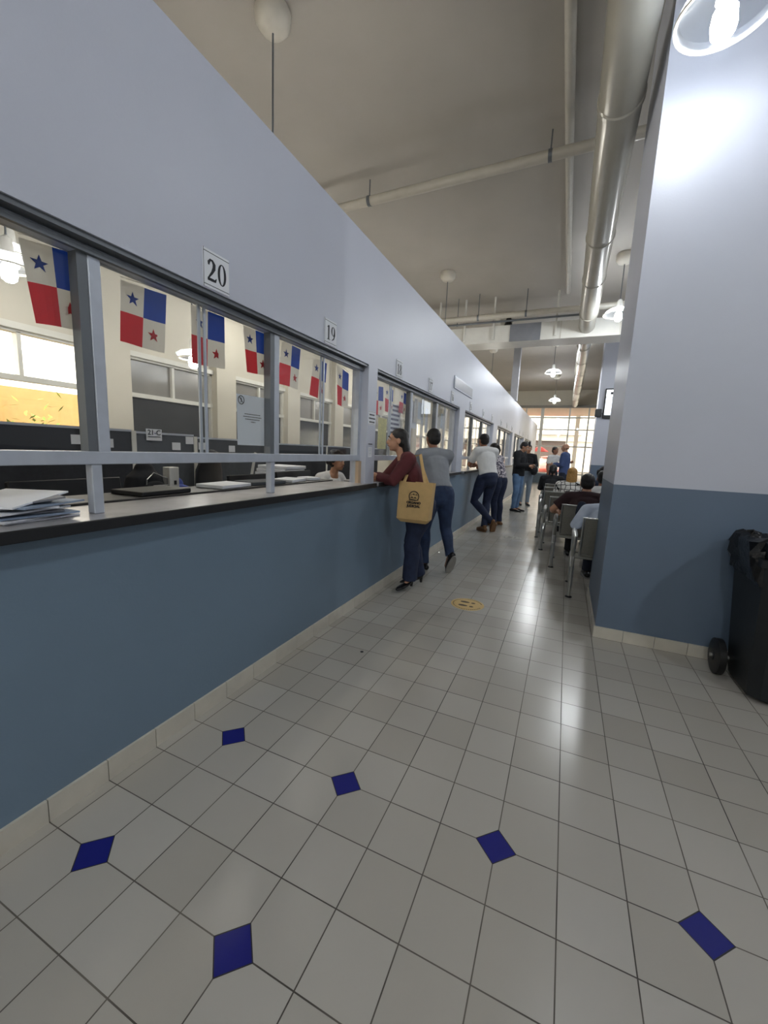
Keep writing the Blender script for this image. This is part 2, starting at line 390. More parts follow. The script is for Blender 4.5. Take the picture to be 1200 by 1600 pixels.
# ------------------------------------------------------------------ setting
XW = -.06; WT = .15; YN, YF = -5.5, 23.0; XO = -4.2; XR = 7.0; ZC = 4.8
struct(MB().box(XO-.2, XR, YN, YF+.2, -.1, 0).build('floor', m_floor))
struct(MB().box(XO-.2, XR+.2, YN-.2, YF+.2, ZC, ZC+.15).build('ceiling', m_ceil))
struct(MB().box(XO-.2, XR+.2, YN-.2, YN, 0, ZC).build('wall_near', m_cream))
struct(MB().box(XR, XR+.2, YN, YF+.2, 0, ZC).build('wall_right', m_wallr))
# office-side opening list in the corridor partition
OPEN = [(-1.7, 2.41, (-.72, .31, 1.32)), (2.58, 5.52, (3.60, 4.56)), (5.88, 8.66, (6.78, 7.70)), (9.22, 12.1, (10.15, 11.1)), (12.6, 15.6, (13.6, 14.6)), (16.1, 19.1, (17.1, 18.1))]
ZH = 2.035; ZK = 1.065; WY1 = 22.0
mb = MB().box(XW-WT, XW, YN, WY1, 0, ZK-.036).box(XW-WT, XW, YN, WY1, ZH, 2.94)
ys = [YN] + [q for o in OPEN for q in o[:2]] + [WY1]
for i in range(0, len(ys), 2): mb.box(XW-WT, XW, ys[i], ys[i+1], ZK-.036, ZH)
struct(mb.build('wall_left', m_wall))
# tiled skirting with open joints
def skirting(name, p0, p1, nrm, h=.087, step=.2064, off=0.0):
    mb = MB(); p0, p1, nrm = V(p0), V(p1), V(nrm); L = (p1-p0).length; d = (p1-p0)/L; a = -off
    while a < L:
        q0 = p0 + d*(max(a, 0)+.0015); q1 = p0 + d*(min(a+step, L)-.0015)
        if (q1-q0).dot(d) > .01:
            r = [q0, q1, q1+nrm*.012, q0+nrm*.012]
            mb.add([V(x) for x in r] + [V(x)+V((0, 0, h)) for x in r], [(0, 1, 2, 3), (7, 6, 5, 4), (0, 4, 5, 1), (1, 5, 6, 2), (2, 6, 7, 3), (3, 7, 4, 0)])
        a += step
    return struct(mb.build(name, m_base))
skirting('baseboard_left', (XW, -26*.2064, 0), (XW, WY1, 0), (1, 0, 0))
PX, PY0, PY1 = 1.82, 2.70, 3.72
struct(MB().box(PX, XR, PY0, PY1, 0, ZC).build('wall_right_front', m_wallr))
skirting('baseboard_right_front', (PX-.012, PY0, 0), (XR, PY0, 0), (0, -1, 0), step=.2, off=.0)
skirting('baseboard_right_side', (PX, PY0, 0), (PX, PY1, 0), (-1, 0, 0))
struct(MB().box(2.16, XR, 12.9, 13.6, 0, ZC).build('wall_right_back', m_wallr))
skirting('baseboard_right_back', (2.16, 12.9, 0), (XR, 12.9, 0), (0, -1, 0))
struct(MB().box(-.21, -.02, 12.0, 12.2, 2.94, ZC).build('trim_1', mat('column_grey', (176, 178, 186), .5)))
# low wall and facade at far end
struct(MB().box(-.2, .95, 22.1, 22.3, 0, .5).build('wall_far_low', mat('low_wall_blue_grey', (112, 124, 132), .5)))
struct(MB().box(XO-.2, XR, YF-.1, YF+.15, 4.0, ZC).build('wall_far', m_cream))
struct(MB().box(-6, XR, YF-.25, YF-.13, 3.9, 4.03).build('trim_2', mat('grey_steel_beam', (140, 136, 128), .5)))
fx = [XO+.1, -3.0, -1.8, -.75, .06, 1.40, 2.3, 3.4, 4.6, 5.8, XR-.1]
win = MB()
for x in fx: win.box(x-.035 if x != .06 else x-.07, x+.035 if x != .06 else x+.09, YF-.06, YF+.04, 0, 4.0)
for z in (.04, .5, 1.93, 2.8, 3.42, 3.97): win.box(XO, XR, YF-.05, YF+.03, z-.03, z+.03)
fw = struct(win.build('window_9', m_wframe))
MB().box(XO, XR, YF-.012, YF-.004, 0, 4.0).build('window_glass', m_fglass, fw)
# office back wall with windows
OW = []
c = 1.0
cents = [c + 1.95*k for k in range(-2, 12)]
mb = MB().box(XO-.2, XO, YN, YF, 0, 1.0).box(XO-.2, XO, YN, YF, 2.52, ZC)
for c in cents: mb.box(XO-.2, XO+.12, c-.22, c+.22, 1.0, 2.52)
for c in cents: mb.box(XO, XO+.12, c-.22, c+.22, 0, 1.0).box(XO, XO+.12, c-.22, c+.22, 2.52, ZC)
struct(mb.build('wall_office', m_cream))
for k in range(len(cents)-1):
    y0, y1 = cents[k]+.22, cents[k+1]-.22
    fr = MB(); t = .04
    fr.box(XO-.1, XO, y0, y0+t, 1, 2.52).box(XO-.1, XO, y1-t, y1, 1, 2.52).box(XO-.1, XO, y0, y1, 1, 1.05).box(XO-.1, XO, y0, y1, 2.46, 2.52)
    fr.box(XO-.09, XO+.02, y0, y1, 1.94, 2.0).box(XO-.1, XO, (y0+y1)/2-.02, (y0+y1)/2+.02, 2.0, 2.47).box(XO, XO+.05, y0, y1, 2.49, 2.56)
    o = struct(fr.build('window_%d' % (k+10), m_wframe))
    clear = (k in (2,)) or k >= 9
    if clear: MB().box(XO-.06, XO-.05, y0, y1, 1.05, 2.47).build('window_pane', m_fglass, o)
    else:
        MB().box(XO-.06, XO-.05, y0, y1, 1.05, 1.94).build('window_pane', m_dglass, o)
        MB().box(XO-.06, XO-.05, y0, y1, 2.0, 2.47).build('window_pane', m_gglass, o)

# corridor service windows
for wi, (y0, y1, posts) in enumerate(OPEN):
    fr = MB(); xb, xf = -.17, -.12; t = .045
    fr.box(xb, xf, y0, y1, ZH-.05, ZH); fr.box(xb, xf, y0, y0+t, ZK, ZH-.05); fr.box(xb, xf, y1-t, y1, ZK, ZH-.05)
    o = struct(fr.build('window_%d' % (wi+1), m_alu))
    MB().box(xb-.01, XW-.01, y0, y1, ZH-.018, ZH+.0).box(xf+.001, xf+.018, y0, y1, ZH-.05, ZH-.03).build('head_track', m_dalu, o)
    MB().bbox(xb-.005, xf+.006, y0, y1, 1.252, 1.300, .003).build('transom', m_alu, o)
    ed = [y0] + list(posts) + [y1]
    for p in posts:
        MB().bbox(xb, xf+.004, p-.022, p+.022, 1.298, ZH-.05, .003).build('post', m_alu, o)
        MB().bbox(xb+.01, xf, p-.05, p-.012, ZK, 1.252, .003).build('post', m_alu, o)
        MB().box(xb+.005, xf+.002, p-.058, p-.024, 1.300, ZH-.05).build('post_channel', m_dalu, o)
    for a, b in zip(ed[:-1], ed[1:]):
        md = (a+b)/2
        MB().box(-.150, -.146, a+.02, md+.012, 1.30, ZH-.05).build('window_glass', m_glass, o)
        MB().box(-.158, -.154, md-.012, b-.02, 1.30, ZH-.05).build('window_glass', m_glass, o)
        s1 = MB(); s1.box(-.152, -.144, md, md+.014, 1.30, ZH-.05).box(-.160, -.152, md-.026, md-.012, 1.30, ZH-.05)
        s1.build('sliding_stile', m_alu, o)
    c = MB().bbox(-.365, .0, y0+.0, y1-.0, ZK-.034, ZK, .004)
    co = tag(c.build('counter_top', m_counter), ['long pale counter top with black front edge in front of the nearest windows', 'pale counter top under the windows numbered 18 and 17', 'counter top at the third window bank from the camera', 'counter top at the fourth window bank from the camera', 'counter top at the fifth window bank from the camera', 'counter top at the farthest window bank'][wi], 'counter')
    e = y1+.09 if wi < 2 else y1+.02
    MB().bbox(.0, .014, y0-.02, e, ZK-.038, ZK+.001, .003).build('edge_strip', m_edge, co)
    if wi == 0:
        MB().box(-.13, -.1, 2.36, 2.408, ZK, 1.25).build('trim_3', mat('tan_side_panel', (196, 170, 140), .6))['kind'] = 'structure'

# ------------------------------------------------------------------ numbers on the wall
def ringpts(cx, cy, rx, ry, ix, iy, a0=0, a1=2*PI, n=28):
    out = []
    for i in range(n+1):
        th = a0+(a1-a0)*i/n; ox, oy = cx+rx*math.cos(th), cy+ry*math.sin(th); jx, jy = cx+ix*math.cos(th), cy+iy*math.sin(th)
        out.append(((ox, oy), (jx, jy)))
    return out
def digit(mb, d, org, ux, uy, nrm, t, sc):
    org, ux, uy = V(org), V(ux), V(uy); nn = V(nrm)*t
    W = lambda p: org + ux*p[0]*sc + uy*p[1]*sc
    def strip(q):
        vs = []
        for a, b in q: vs += [W(a)+nn, W(b)+nn, W(a), W(b)]
        fs = []
        for i in range(len(q)-1):
            k = 4*i; fs += [(k, k+1, k+5, k+4), (k, k+4, k+6, k+2), (k+1, k+3, k+7, k+5)]
        mb.add(vs, fs)
    rib = lambda p: mb.ribbon(p, org, ux, uy, nrm, t, sc)
    if d == '0': strip(ringpts(.3, .5, .27, .5, .13, .46))
    if d == '1': rib([(.31, .02, .075), (.31, .5, .075), (.31, .98, .075)]); rib([(.12, .84, .02), (.22, .88, .03), (.31, .97, .03)]); rib([(.12, .02, .02), (.5, .02, .02)])
    if d == '2': rib([(.1, .70, .04), (.1, .82, .07), (.2, .95, .05), (.33, .93, .06), (.43, .8, .09), (.42, .62, .09), (.3, .4, .06), (.05, .08, .03)]); rib([(.03, .065, .065), (.3, .065, .065), (.5, .07, .06), (.56, .2, .02)])
    if d in '38': pass
    if d == '8': strip(ringpts(.3, .75, .23, .25, .1, .21)); strip(ringpts(.3, .27, .27, .27, .13, .23))
    if d == '9': strip(ringpts(.29, .68, .26, .32, .12, .28)); rib([(.49, .72, .06), (.5, .45, .07), (.38, .18, .05), (.12, .03, .02)])
    if d == '6': strip(ringpts(.31, .32, .26, .32, .12, .28)); rib([(.11, .28, .06), (.1, .55, .07), (.22, .82, .05), (.48, .97, .02)])
    if d == '7': rib([(.06, .9, .08), (.56, .92, .07)]); rib([(.54, .9, .04), (.38, .5, .06), (.24, .0, .07)])
    if d == '5': rib([(.16, .93, .06), (.54, .95, .05)]); rib([(.15, .95, .02), (.1, .55, .02)]); rib([(.1, .56, .04), (.3, .62, .06), (.47, .45, .09), (.46, .2, .08), (.28, .04, .05), (.06, .06, .05)])
    if d == '4': rib([(.42, .0, .07), (.42, .98, .07)]); rib([(.42, .96, .03), (.04, .32, .03)]); rib([(.03, .28, .05), (.58, .28, .05)])
    if d == '3': rib([(.08, .8, .04), (.25, .95, .05), (.44, .8, .08), (.36, .58, .05), (.2, .53, .02)]); rib([(.22, .53, .02), (.42, .47, .06), (.5, .27, .09), (.34, .05, .06), (.06, .06, .05)])
SIGNS = [(20, .815), (19, 1.805), (18, 3.05), (17, 4.04), (16, 5.05), (15, 6.24), (14, 7.36), (13, 8.38), (12, 9.70), (11, 10.76), (10, 11.82), (9, 14.0), (8, 15.1), (7, 17.2), (6, 20.2)]
NW = 'six seven eight nine ten eleven twelve thirteen fourteen fifteen sixteen seventeen eighteen nineteen twenty'.split()
for n, y in SIGNS:
    t = thing('number_sign', 'white wall plate with black number %s above the service windows' % NW[n-6], 'sign', (XW, y, 2.04), 'window number plates')
    MB().bbox(XW, XW+.004, y-.076, y+.076, 2.04, 2.20, .001).build('plate', m_paper, t)
    mb = MB(); xs = XW+.0042
    for z in (2.052, 2.188): mb.box(XW+.0035, xs+.0008, y-.075, y+.075, z-.0012, z+.0012)
    mb.box(XW+.0035, xs+.0008, y-.075, y-.073, 2.04, 2.2)
    st = str(n); wd = .058*len(st)
    for i, d in enumerate(st): digit(mb, d, (xs, y-wd/2+.058*i+.003, 2.071), (0, 1, 0), (0, 0, 1), (1, 0, 0), .0012, .093)
    mb.build('numeral', m_ink, t)
# wide placard
t = thing('wall_placard', 'long grey placard high on the wall between numbers 16 and 15', 'sign', (XW, 5.68, 2.25))
MB().bbox(XW, XW+.012, 5.08, 6.27, 2.255, 2.425, .003).build('plate_frame', m_alu, t)
MB().box(XW+.012, XW+.014, 5.11, 6.24, 2.275, 2.405).build('plate_face', mat('placard_grey', (150, 152, 160), .3), t)
# notices on the pier and glass
def words(mb, x, y0, y1, z, h, seed):
    rnd = random.Random(seed); y = y0
    while y < y1-.004:
        l = min(rnd.uniform(.006, .02), y1-y); mb.box(x, x+.0006, y, y+l, z, z+h); y += l+.003
t = thing('pier_notice', 'white notice with three lines of print on the pier right of number 19 window', 'notice', (XW, 2.5, 1.55))
MB().box(XW, XW+.0015, 2.428, 2.572, 1.555, 1.672).build('sheet', m_paper, t)
mb = MB()
for k in range(3): words(mb, XW+.0015, 2.45-.01*(k == 1), 2.55+.012*(k == 1), 1.635-.03*k, .012, k)
mb.box(XW+.0015, XW+.002, 2.43, 2.57, 1.665, 1.667).box(XW+.0015, XW+.002, 2.43, 2.57, 1.56, 1.562)
mb.build('print', m_ink, t)
t = thing('small_notice', 'small white slip with dark heading low on the pier beside number 19 window', 'notice', (XW, 2.48, 1.28))
MB().box(XW, XW+.0015, 2.45, 2.52, 1.285, 1.37).build('sheet', m_paper, t)
mb = MB(); mb.box(XW, XW+.002, 2.45, 2.525, 1.392, 1.400)
for k in range(5): words(mb, XW+.0015, 2.46, 2.51, 1.355-.013*k, .002, k+5)
mb.build('print', m_ink, t)
t = thing('window_notice', 'pale blue notice with barred symbol and four lines taped inside the glass', 'notice', (-.162, 1.16, 1.35))
mpb = translucent(mat('pale_blue_paper', (206, 216, 230), .7, noise=.02), .5)
MB().add([(-.163, 1.045, 1.345), (-.163, 1.285, 1.345), (-.163, 1.28, 1.622), (-.163, 1.04, 1.617)], [(0, 1, 2, 3)]).build('sheet', mpb, t)
mb = MB(); x = -.1626
mb.ribbon([(1.075+.022*math.cos(a*PI/10), 1.588+.022*math.sin(a*PI/10), .0022) for a in range(21)], (x, 0, 0), (0, 1, 0), (0, 0, 1), (1, 0, 0), .0008)
mb.ribbon([(1.060, 1.604, .002), (1.090, 1.572, .002)], (x, 0, 0), (0, 1, 0), (0, 0, 1), (1, 0, 0), .0008)
mb.ribbon([(1.072, 1.574, .002), (1.078, 1.59, .002), (1.072, 1.602, .002)], (x, 0, 0), (0, 1, 0), (0, 0, 1), (1, 0, 0), .0008)
mb.build('barred_symbol', m_ink, t); mb = MB()
for k, (a, b) in enumerate(((1.10, 1.225), (1.09, 1.235), (1.105, 1.22), (1.15, 1.185))): words(mb, x, a, b, 1.515-.014*k, .004, k+11)
mb.build('print', m_ink, t)

# ------------------------------------------------------------------ flags
def star(c, R, x, sgn):
    pts = []
    for i in range(10):
        r = R if i % 2 == 0 else R*.4; a = PI/2 + i*PI/5; pts.append(V((x, c[0]+r*math.cos(a), c[1]+r*math.sin(a))))
    return pts
FL = [[(.123, 1.977), (.312, 2.0), (.302, 1.739), (.153, 1.724)], [(.452, 1.971), (.657, 1.984), (.637, 1.735), (.434, 1.736)], [(.784, 1.985), (.989, 1.99), (.983, 1.732), (.779, 1.723)],
      [(1.125, 1.99), (1.318, 1.99), (1.317, 1.755), (1.157, 1.751)], [(1.459, 1.99), (1.653, 1.985), (1.630, 1.723), (1.424, 1.732)], [(1.804, 1.969), (1.979, 1.962), (1.964, 1.685), (1.757, 1.708)],
      [(2.115, 1.985), (2.309, 1.949), (2.304, 1.675), (2.130, 1.686)], [(2.788, 1.93), (2.99, 1.948), (3.0, 1.682), (2.817, 1.678)], [(3.034, 1.984), (3.239, 1.954), (3.238, 1.720), (3.067, 1.731)], [(3.437, 1.982), (3.629, 1.969), (3.6, 1.738), (3.416, 1.755)]]
FLL = ['slanting flag at far left, cut by the first post', 'second flag from the left, alone in its pane', 'third flag from the left, behind sliding stiles below number 20', 'flag directly above the pale blue notice',
       'flag just right of the second post', 'flag behind the stile below number 19', 'last flag at the right end of the near window bank', 'first flag in the window bank numbered 18', 'second flag in the window bank numbered 18', 'third flag under number 18, beside the post']
for fi, q in enumerate(FL):
    cx = sum(p[0] for p in q)/4
    t = thing('paper_flag', ('quartered paper ' + FLL[fi]) if FLL[fi].startswith('flag') else FLL[fi].replace(' flag', ' quartered paper flag', 1), 'flag', (-.19, cx, q[0][1]), 'quartered flags hung behind the service windows')
    N = 8; mb = MB(); mw = MB(); vs = []
    ph = fi*1.3
    def P(u, v, off=0):
        a = V(q[0]).lerp(V(q[1]), u); b = V(q[3]).lerp(V(q[2]), u); c = a.lerp(b, v)
        return V((-.19 + off + .006*math.sin(u*5+ph)*(.3+v) , c.x, c.y))
    for i in range(N):
        for j in range(N):
            u0, u1, v0, v1 = i/N, (i+1)/N, j/N, (j+1)/N
            mb.cur = 0 if (i < N/2) == (j < N/2) else (1 if j < N/2 else 2)
            for off, fl in ((0, 0),):
                p = [P(u0, v0, off), P(u1, v0, off), P(u1, v1, off), P(u0, v1, off)]
                mb.add(p, [(0, 1, 2, 3) if fl else (3, 2, 1, 0)])
    me = mb.build('flag_sheet', [m_fwhite, m_blue, m_red], t, smooth=False)
    for (u, v, mm) in ((.25, .25, m_blue), (.75, .75, m_red)):
        c = P(u, v); sb = MB(); sb.poly(star((c.y, c.z), .027, c.x-.0016, 1), (1, 0, 0), .0032); sb.build('star', mm, t)
    MB().tube([P(0, 0)+V((0, 0, .012)), P(.5, 0)+V((0, 0, .014)), P(1, 0)+V((0, 0, .012))], .0012, 6).build('string', m_white, t)
# papers strung behind the further windows
rnd = random.Random(3)
PAPL = 0
for (a, b, n) in ((3.75, 4.45, 5), (4.7, 5.3, 4), (6.0, 8.5, 9)):
    for k in range(n):
        y = a+(b-a)*(k+.5)/n; h = rnd.uniform(.2, .32); wv = rnd.uniform(.07, .14); z = 1.97-rnd.uniform(0, .12)
        o = MB().box(-.2, -.199, y-wv/2, y+wv/2, z-h, z).build('hanging_paper', mat('printed_sheet_%d' % (k % 4), [(226, 226, 228), (205, 200, 190), (196, 206, 214), (220, 210, 170)][k % 4], .7, noise=.18, nscale=70))
        tag(o, ['first', 'second', 'third', 'fourth', 'fifth', 'sixth', 'seventh', 'eighth', 'ninth'][k] + ' printed strip from the left, %s' % ('inside the glass right of the third flag post' if a < 4 else 'at the far end of the second window bank' if a < 5 else 'behind the third window bank'), 'paper', 'strips of paper hung %s' % ('below number 17' if a < 4 else 'below number 16' if a < 5 else 'below numbers 15 and 14'))
t = thing('yellow_poster', 'yellow printed sheet behind the glass under the first flag of window 18', 'poster', (-.2, 3.0, 1.4))
MB().box(-.2, -.199, 2.93, 3.13, 1.36, 1.66).build('sheet', mat('yellow_print', (226, 218, 140), .7, noise=.15, nscale=40), t)
t = thing('printed_poster', 'white poster of dark and orange text bars behind window 18', 'poster', (-.21, 3.35, 1.4))
MB().box(-.212, -.211, 3.2, 3.52, 1.40, 1.83).build('sheet', m_paper, t)
mb = MB()
for k in range(9):
    mb = MB(); words(mb, -.211, 3.23+.01*(k % 3), 3.49-.02*(k % 2), 1.80-.046*k, .022, 40+k); mb.build('text_line', mat('poster_ink', (66, 58, 92), .6), t)
t = thing('wall_calendar', 'large white sheet hung behind window 17 with grey drawing', 'poster', (-.215, 3.95, 1.5))
MB().box(-.217, -.216, 3.68, 4.05, 1.62, 1.93).build('sheet', m_paper, t)
MB().ribbon([(3.72, 1.66, .006), (3.76, 1.82, .006), (3.84, 1.86, .006), (3.88, 1.7, .006)], (-.216, 0, 0), (0, 1, 0), (0, 0, 1), (1, 0, 0), .001).build('drawing', mat('grey_line', (130, 130, 138), .6), t)

# ------------------------------------------------------------------ lamps
def lamp(x, y, z, label, mb_, group, r=.23, canopy=True):
    t = thing('pendant_lamp', label, 'lamp', (x, y, ZC), group)
    if canopy: MB().lathe((x, y, ZC), [(.13, 0), (.145, -.03), (.14, -.10), (.10, -.15), (.03, -.165), (.012, -.17)], 20, True).build('ceiling_canopy', m_lwhite, t, True)
    MB().tube([(x, y, ZC-.13), (x, y, z+.22)], .0075, 8).build('rod', m_dalu, t)
    MB().lathe((x, y, z), [(.012, .24), (.035, .22), (.045, .12), (.05, .05), (.03, .04)], 16, True).build('socket', m_white, t, True)
    sp = [(.055, .10), (.09, .095), (.15, .075), (.2, .04), (r, 0), (r+.008, -.012), (r, -.012), (.195, .03), (.145, .065), (.09, .087), (.055, .092)]
    MB().lathe((x, y, z), sp, 36).build('shade', m_shade, t, True)
    MB().lathe((x, y, z), [(r-.002, -.014), (r+.012, -.016), (r+.014, -.006), (r+.002, .002), (r-.002, -.014)], 36).build('shade_rim', m_lwhite, t, True)
    MB().lathe((x, y, z), [(.02, .05), (.03, .03), (.052, -.0), (.058, -.06), (.05, -.1), (.028, -.12), (.004, -.124)], 12, True).build('bulb', mb_, t, True)
    return t
GR = 'pendant lamps over the hall'
lamp(1.99, 2.16, 3.60, 'large glass-shaded pendant lamp hanging nearest, in front of the right wall', m_bulbn, GR, .205)
lamp(2.05, 7.70, 3.84, 'lit pendant lamp just left of the right pillar, before the crossing duct', m_bulb, GR)
lamp(.85, 13.0, 3.88, 'lit pendant lamp in mid corridor beyond the crossing duct', m_bulb, GR)
lamp(.76, 18.6, 3.76, 'small far pendant lamp in front of the bright facade', m_bulb, GR)
lamp(-1.02, 2.38, 3.35, 'pendant lamp with long rod at upper left, hanging behind the near partition', m_bulbo, GR)
lamp(-.97, 7.50, 3.2, 'pendant lamp whose rod drops behind the partition before the crossing duct', m_bulbo, GR)
lamp(-1.05, 13.4, 3.2, 'pendant lamp whose rod drops behind the partition beyond the crossing duct', m_bulbo, GR)
lamp(-2.9, 1.34, 2.72, 'office pendant lamp seen through the leftmost pane, the lower of two', m_bulbs, GR, .16)
lamp(-3.4, 1.60, 2.98, 'office pendant lamp seen through the leftmost pane, the upper of two', m_bulbs, GR, .16)
lamp(-2.9, 3.17, 2.38, 'office pendant lamp seen through the pane below number 20', m_bulbs, GR, .16)
lamp(-2.9, 5.2, 3.45, 'office pendant lamp over the desks behind number 18', m_bulbo, GR)
lamp(2.05, -2.75, 3.8, 'added unseen fill lamp over the hall behind the viewpoint', m_bulb, GR)  # unseen lamp, added to lift the near left wall and pillar face
lamp(-.0+.35, -3.6, 3.8, 'added unseen fill lamp behind the viewpoint near the left wall', m_bulb, GR)  # no lamp seen here; added so the near wall gets more light
lamp(4.6, -.6, 3.8, 'added unseen fill lamp at the right behind the viewpoint', m_bulb, GR)  # extra lamp out of view, added to brighten the near wall
lamp(4.3, 10.5, 3.8, 'added unseen fill lamp over the far waiting area, hidden behind the right wall', m_bulb, GR)  # hidden lamp, added to raise the ambient light on the ceiling
lamp(-2.9, 10.0, 3.45, 'office pendant lamp far back, beyond number 15', m_bulbo, GR)
lamp(4.3, 6.0, 3.8, 'added unseen fill lamp over the waiting area, hidden behind the right wall', m_bulb, GR)  # also an added hidden lamp, for more general brightness

# ------------------------------------------------------------------ ducts and pipes
DX, DZ, DR = 1.59, 4.06, .155
def duct(name, y0, y1, r, label, seams):
    t = thing(name, label, 'duct', (DX, y0, DZ))
    MB().tube([(DX, y0, DZ), (DX, y1, DZ)], r, 32).build('duct_tube', m_duct, t, True)
    for s in seams: MB().lathe((0, 0, 0), [(r, -.03), (r+.012, -.02), (r+.012, .02), (r, .03)], 32)
    for s in seams:
        mb = MB(); mb.loft([(DX, s-.03, DZ), (DX, s-.02, DZ), (DX, s+.02, DZ), (DX, s+.03, DZ)], [r+.001, r+.01, r+.01, r+.001], 32, dome=False); mb.build('seam_collar', m_duct, t, True)
    return t
duct('round_duct', -2.9, 9.05, DR, 'long round metal duct running along the ceiling toward the crossing duct', (.6, 3.2, 5.3, 6.6, 8.2))
duct('round_duct', 9.66, 22.6, .15, 'round metal duct beyond the crossing duct, leading to the far facade', (10.6, 12.2, 14, 16, 18, 20))
t = thing('crossing_duct', 'white rectangular duct crossing the corridor with a grey panel on its front', 'duct', (.5, 9.35, 3.83))
MB().bbox(-4.0, 6.8, 9.05, 9.66, 3.84, 4.2, .01).build('duct_box', m_white, t)
MB().box(.06, .70, 9.035, 9.055, 3.842, 4.198).build('grey_panel', mat('duct_patch_grey', (128, 130, 136), .5), t)
mb = MB()
for x in (-2.0, -1.0, 1.1, 2.2, 3.4): mb.box(x-.006, x+.006, 9.044, 9.056, 3.84, 4.2)
mb.build('duct_seam', m_pipe, t)
for x in (-1.55, -.95, -.3, 1.0, 3.0):
    for yy in (9.0,): MB().box(x-.018, x+.018, yy, yy+.03, 3.9, ZC).build('hanger_strap', m_white, t)
def pipe(name, pts, r, label, hang=(), m=m_pipe):
    t = thing(name, label, 'pipe', pts[0]); MB().tube(pts, r, 14).build('pipe_run', m, t, True)
    for (x, y, z) in hang:
        mb = MB(); mb.loft([(x-.02, y, z), (x+.02, y, z)], [r+.006, r+.006], 14, dome=False).tube([(x, y, z+r), (x, y, ZC)], .008, 6)
        mb.build('pipe_clamp', m_dalu, t, True)
    return t
pipe('sprinkler_pipe', [(-4.1, 4.62, 4.55), (6.9, 4.25, 4.55)], .055, 'thick pale pipe crossing the ceiling near the viewer, on ring hangers', [(-1.2, 4.52, 4.55), (1.0, 4.45, 4.55), (3.5, 4.36, 4.55)])
pipe('ceiling_conduit', [(1.17, -2.9, 4.74), (1.17, 9.0, 4.74)], .045, 'straight pale conduit running along the ceiling left of the round duct')
pipe('branch_pipe', [(-4.1, 8.75, 4.29), (4.5, 8.75, 4.33)], .06, 'pale pipe just before the crossing duct, upper of the pair', [(-2.0, 8.75, 4.3), (-.6, 8.75, 4.305), (.4, 8.75, 4.31)])
pipe('thin_branch_pipe', [(-4.1, 8.9, 4.22), (1.5, 8.9, 4.245)], .022, 'thin dark pipe under the pale pipe before the crossing duct', [(-1.1, 8.9, 4.23)], m_dalu)
pipe('right_wall_pipe', [(2.3, 3.9, 4.5), (6.5, 3.9, 4.5)], .04, 'short pipe under the ceiling right of the round duct')
t = thing('ceiling_speaker', 'white square ceiling box with a small black fixture, before the crossing duct', 'fixture', (-.2, 10.3, ZC))
MB().bbox(-.36, -.06, 10.22, 10.26, 4.42, ZC, .006).build('back_plate', m_white, t)
mb = MB().loft([(-.18, 10.2, 4.75), (-.21, 10.15, 4.48)], [.02, .05], 10).loft([(-.14, 10.2, 4.75), (-.11, 10.15, 4.48)], [.02, .05], 10); mb.build('spot_head', m_black, t, True)

# wall items on the back pillar
t = thing('wall_screen', 'portrait black-framed screen showing white, on the far blue-grey pillar', 'screen', (2.6, 12.88, 2.5))
MB().bbox(2.30, 2.95, 12.82, 12.90, 2.52, 3.36, .01).build('frame', m_black, t)
MB().box(2.34, 2.91, 12.815, 12.822, 2.62, 3.10).build('display', mat('screen_glow', (200, 210, 220), .3, emis=((.85, .92, 1), .8)), t)
MB().box(2.34, 2.91, 12.815, 12.822, 3.12, 3.32).build('display', mat('screen_glow2', (220, 226, 230), .3, emis=((.9, .95, 1), .9)), t)
MB().box(2.44, 2.60, 12.812, 12.816, 3.19, 3.26).build('display_text', m_ink, t)
t = thing('wall_speaker', 'small black loudspeaker box on the far pillar left of the screen', 'speaker', (2.11, 12.85, 2.6))
MB().bbox(2.10, 2.27, 12.76, 12.90, 2.56, 2.78, .015).build('speaker_box', m_black, t)
MB().tube([(2.27, 12.88, 2.66), (2.33, 12.88, 2.65)], .008, 6).build('cable', m_black, t)

# ------------------------------------------------------------------ floor stickers
def foot(mb, x, y, z, s):
    # sole print pointing -x
    def el(cx, cy, rx, ry, n=14): return [V((cx+rx*math.cos(2*PI*i/n), cy+ry*math.sin(2*PI*i/n)*(1-.18*math.cos(2*PI*i/n)), z)) for i in range(n)]
    mb.poly(el(x-.028*s, y, .045*s, .021*s), (0, 0, 1), .0006); mb.poly(el(x+.052*s, y, .02*s, .015*s), (0, 0, 1), .0006)
def sticker(x, y, m1, m2, label):
    t = thing('floor_sticker', label, 'sticker', (x, y, 0), None); R = .148
    MB().lathe((x, y, 0), [(0.001, .0012), (R*.93, .0012), (R, .0008), (R, 0)], 40).build('disc', m1, t)
    mb = MB(); foot(mb, x-.005, y+.045, .0013, .95); foot(mb, x-.005, y-.045, .0013, .95); mb.build('footprint_print', m2, t)
    mb = MB(); rnd = random.Random(2); a = .4
    while a < 2*PI-.3:
        b = a+rnd.uniform(.04, .1); mb.ribbon([(x+R*.86*math.cos(q), y+R*.86*math.sin(q), .005) for q in (a, (a+b)/2, b)], (0, 0, .0013), (1, 0, 0), (0, 1, 0), (0, 0, 1), .0004); a = b+.05
    mb.build('rim_print', m2, t)
sticker(.80, 2.86, m_yellow, mat('sticker_brown', (84, 66, 42), .6), 'round yellow floor sticker with two dark footprints')
sticker(.79, 6.26, mat('worn_sticker', (168, 164, 152), .6), mat('sticker_grey', (34, 33, 32), .6), 'round worn grey floor sticker with footprints, farther down the corridor')
o = tag(MB().lathe((.36, 1.62, 0), [(.001, .004), (.009, .003), (.012, 0)], 8).build('dirt_crumb', m_black), 'tiny black crumb on the tiles left of the yellow sticker', 'debris')

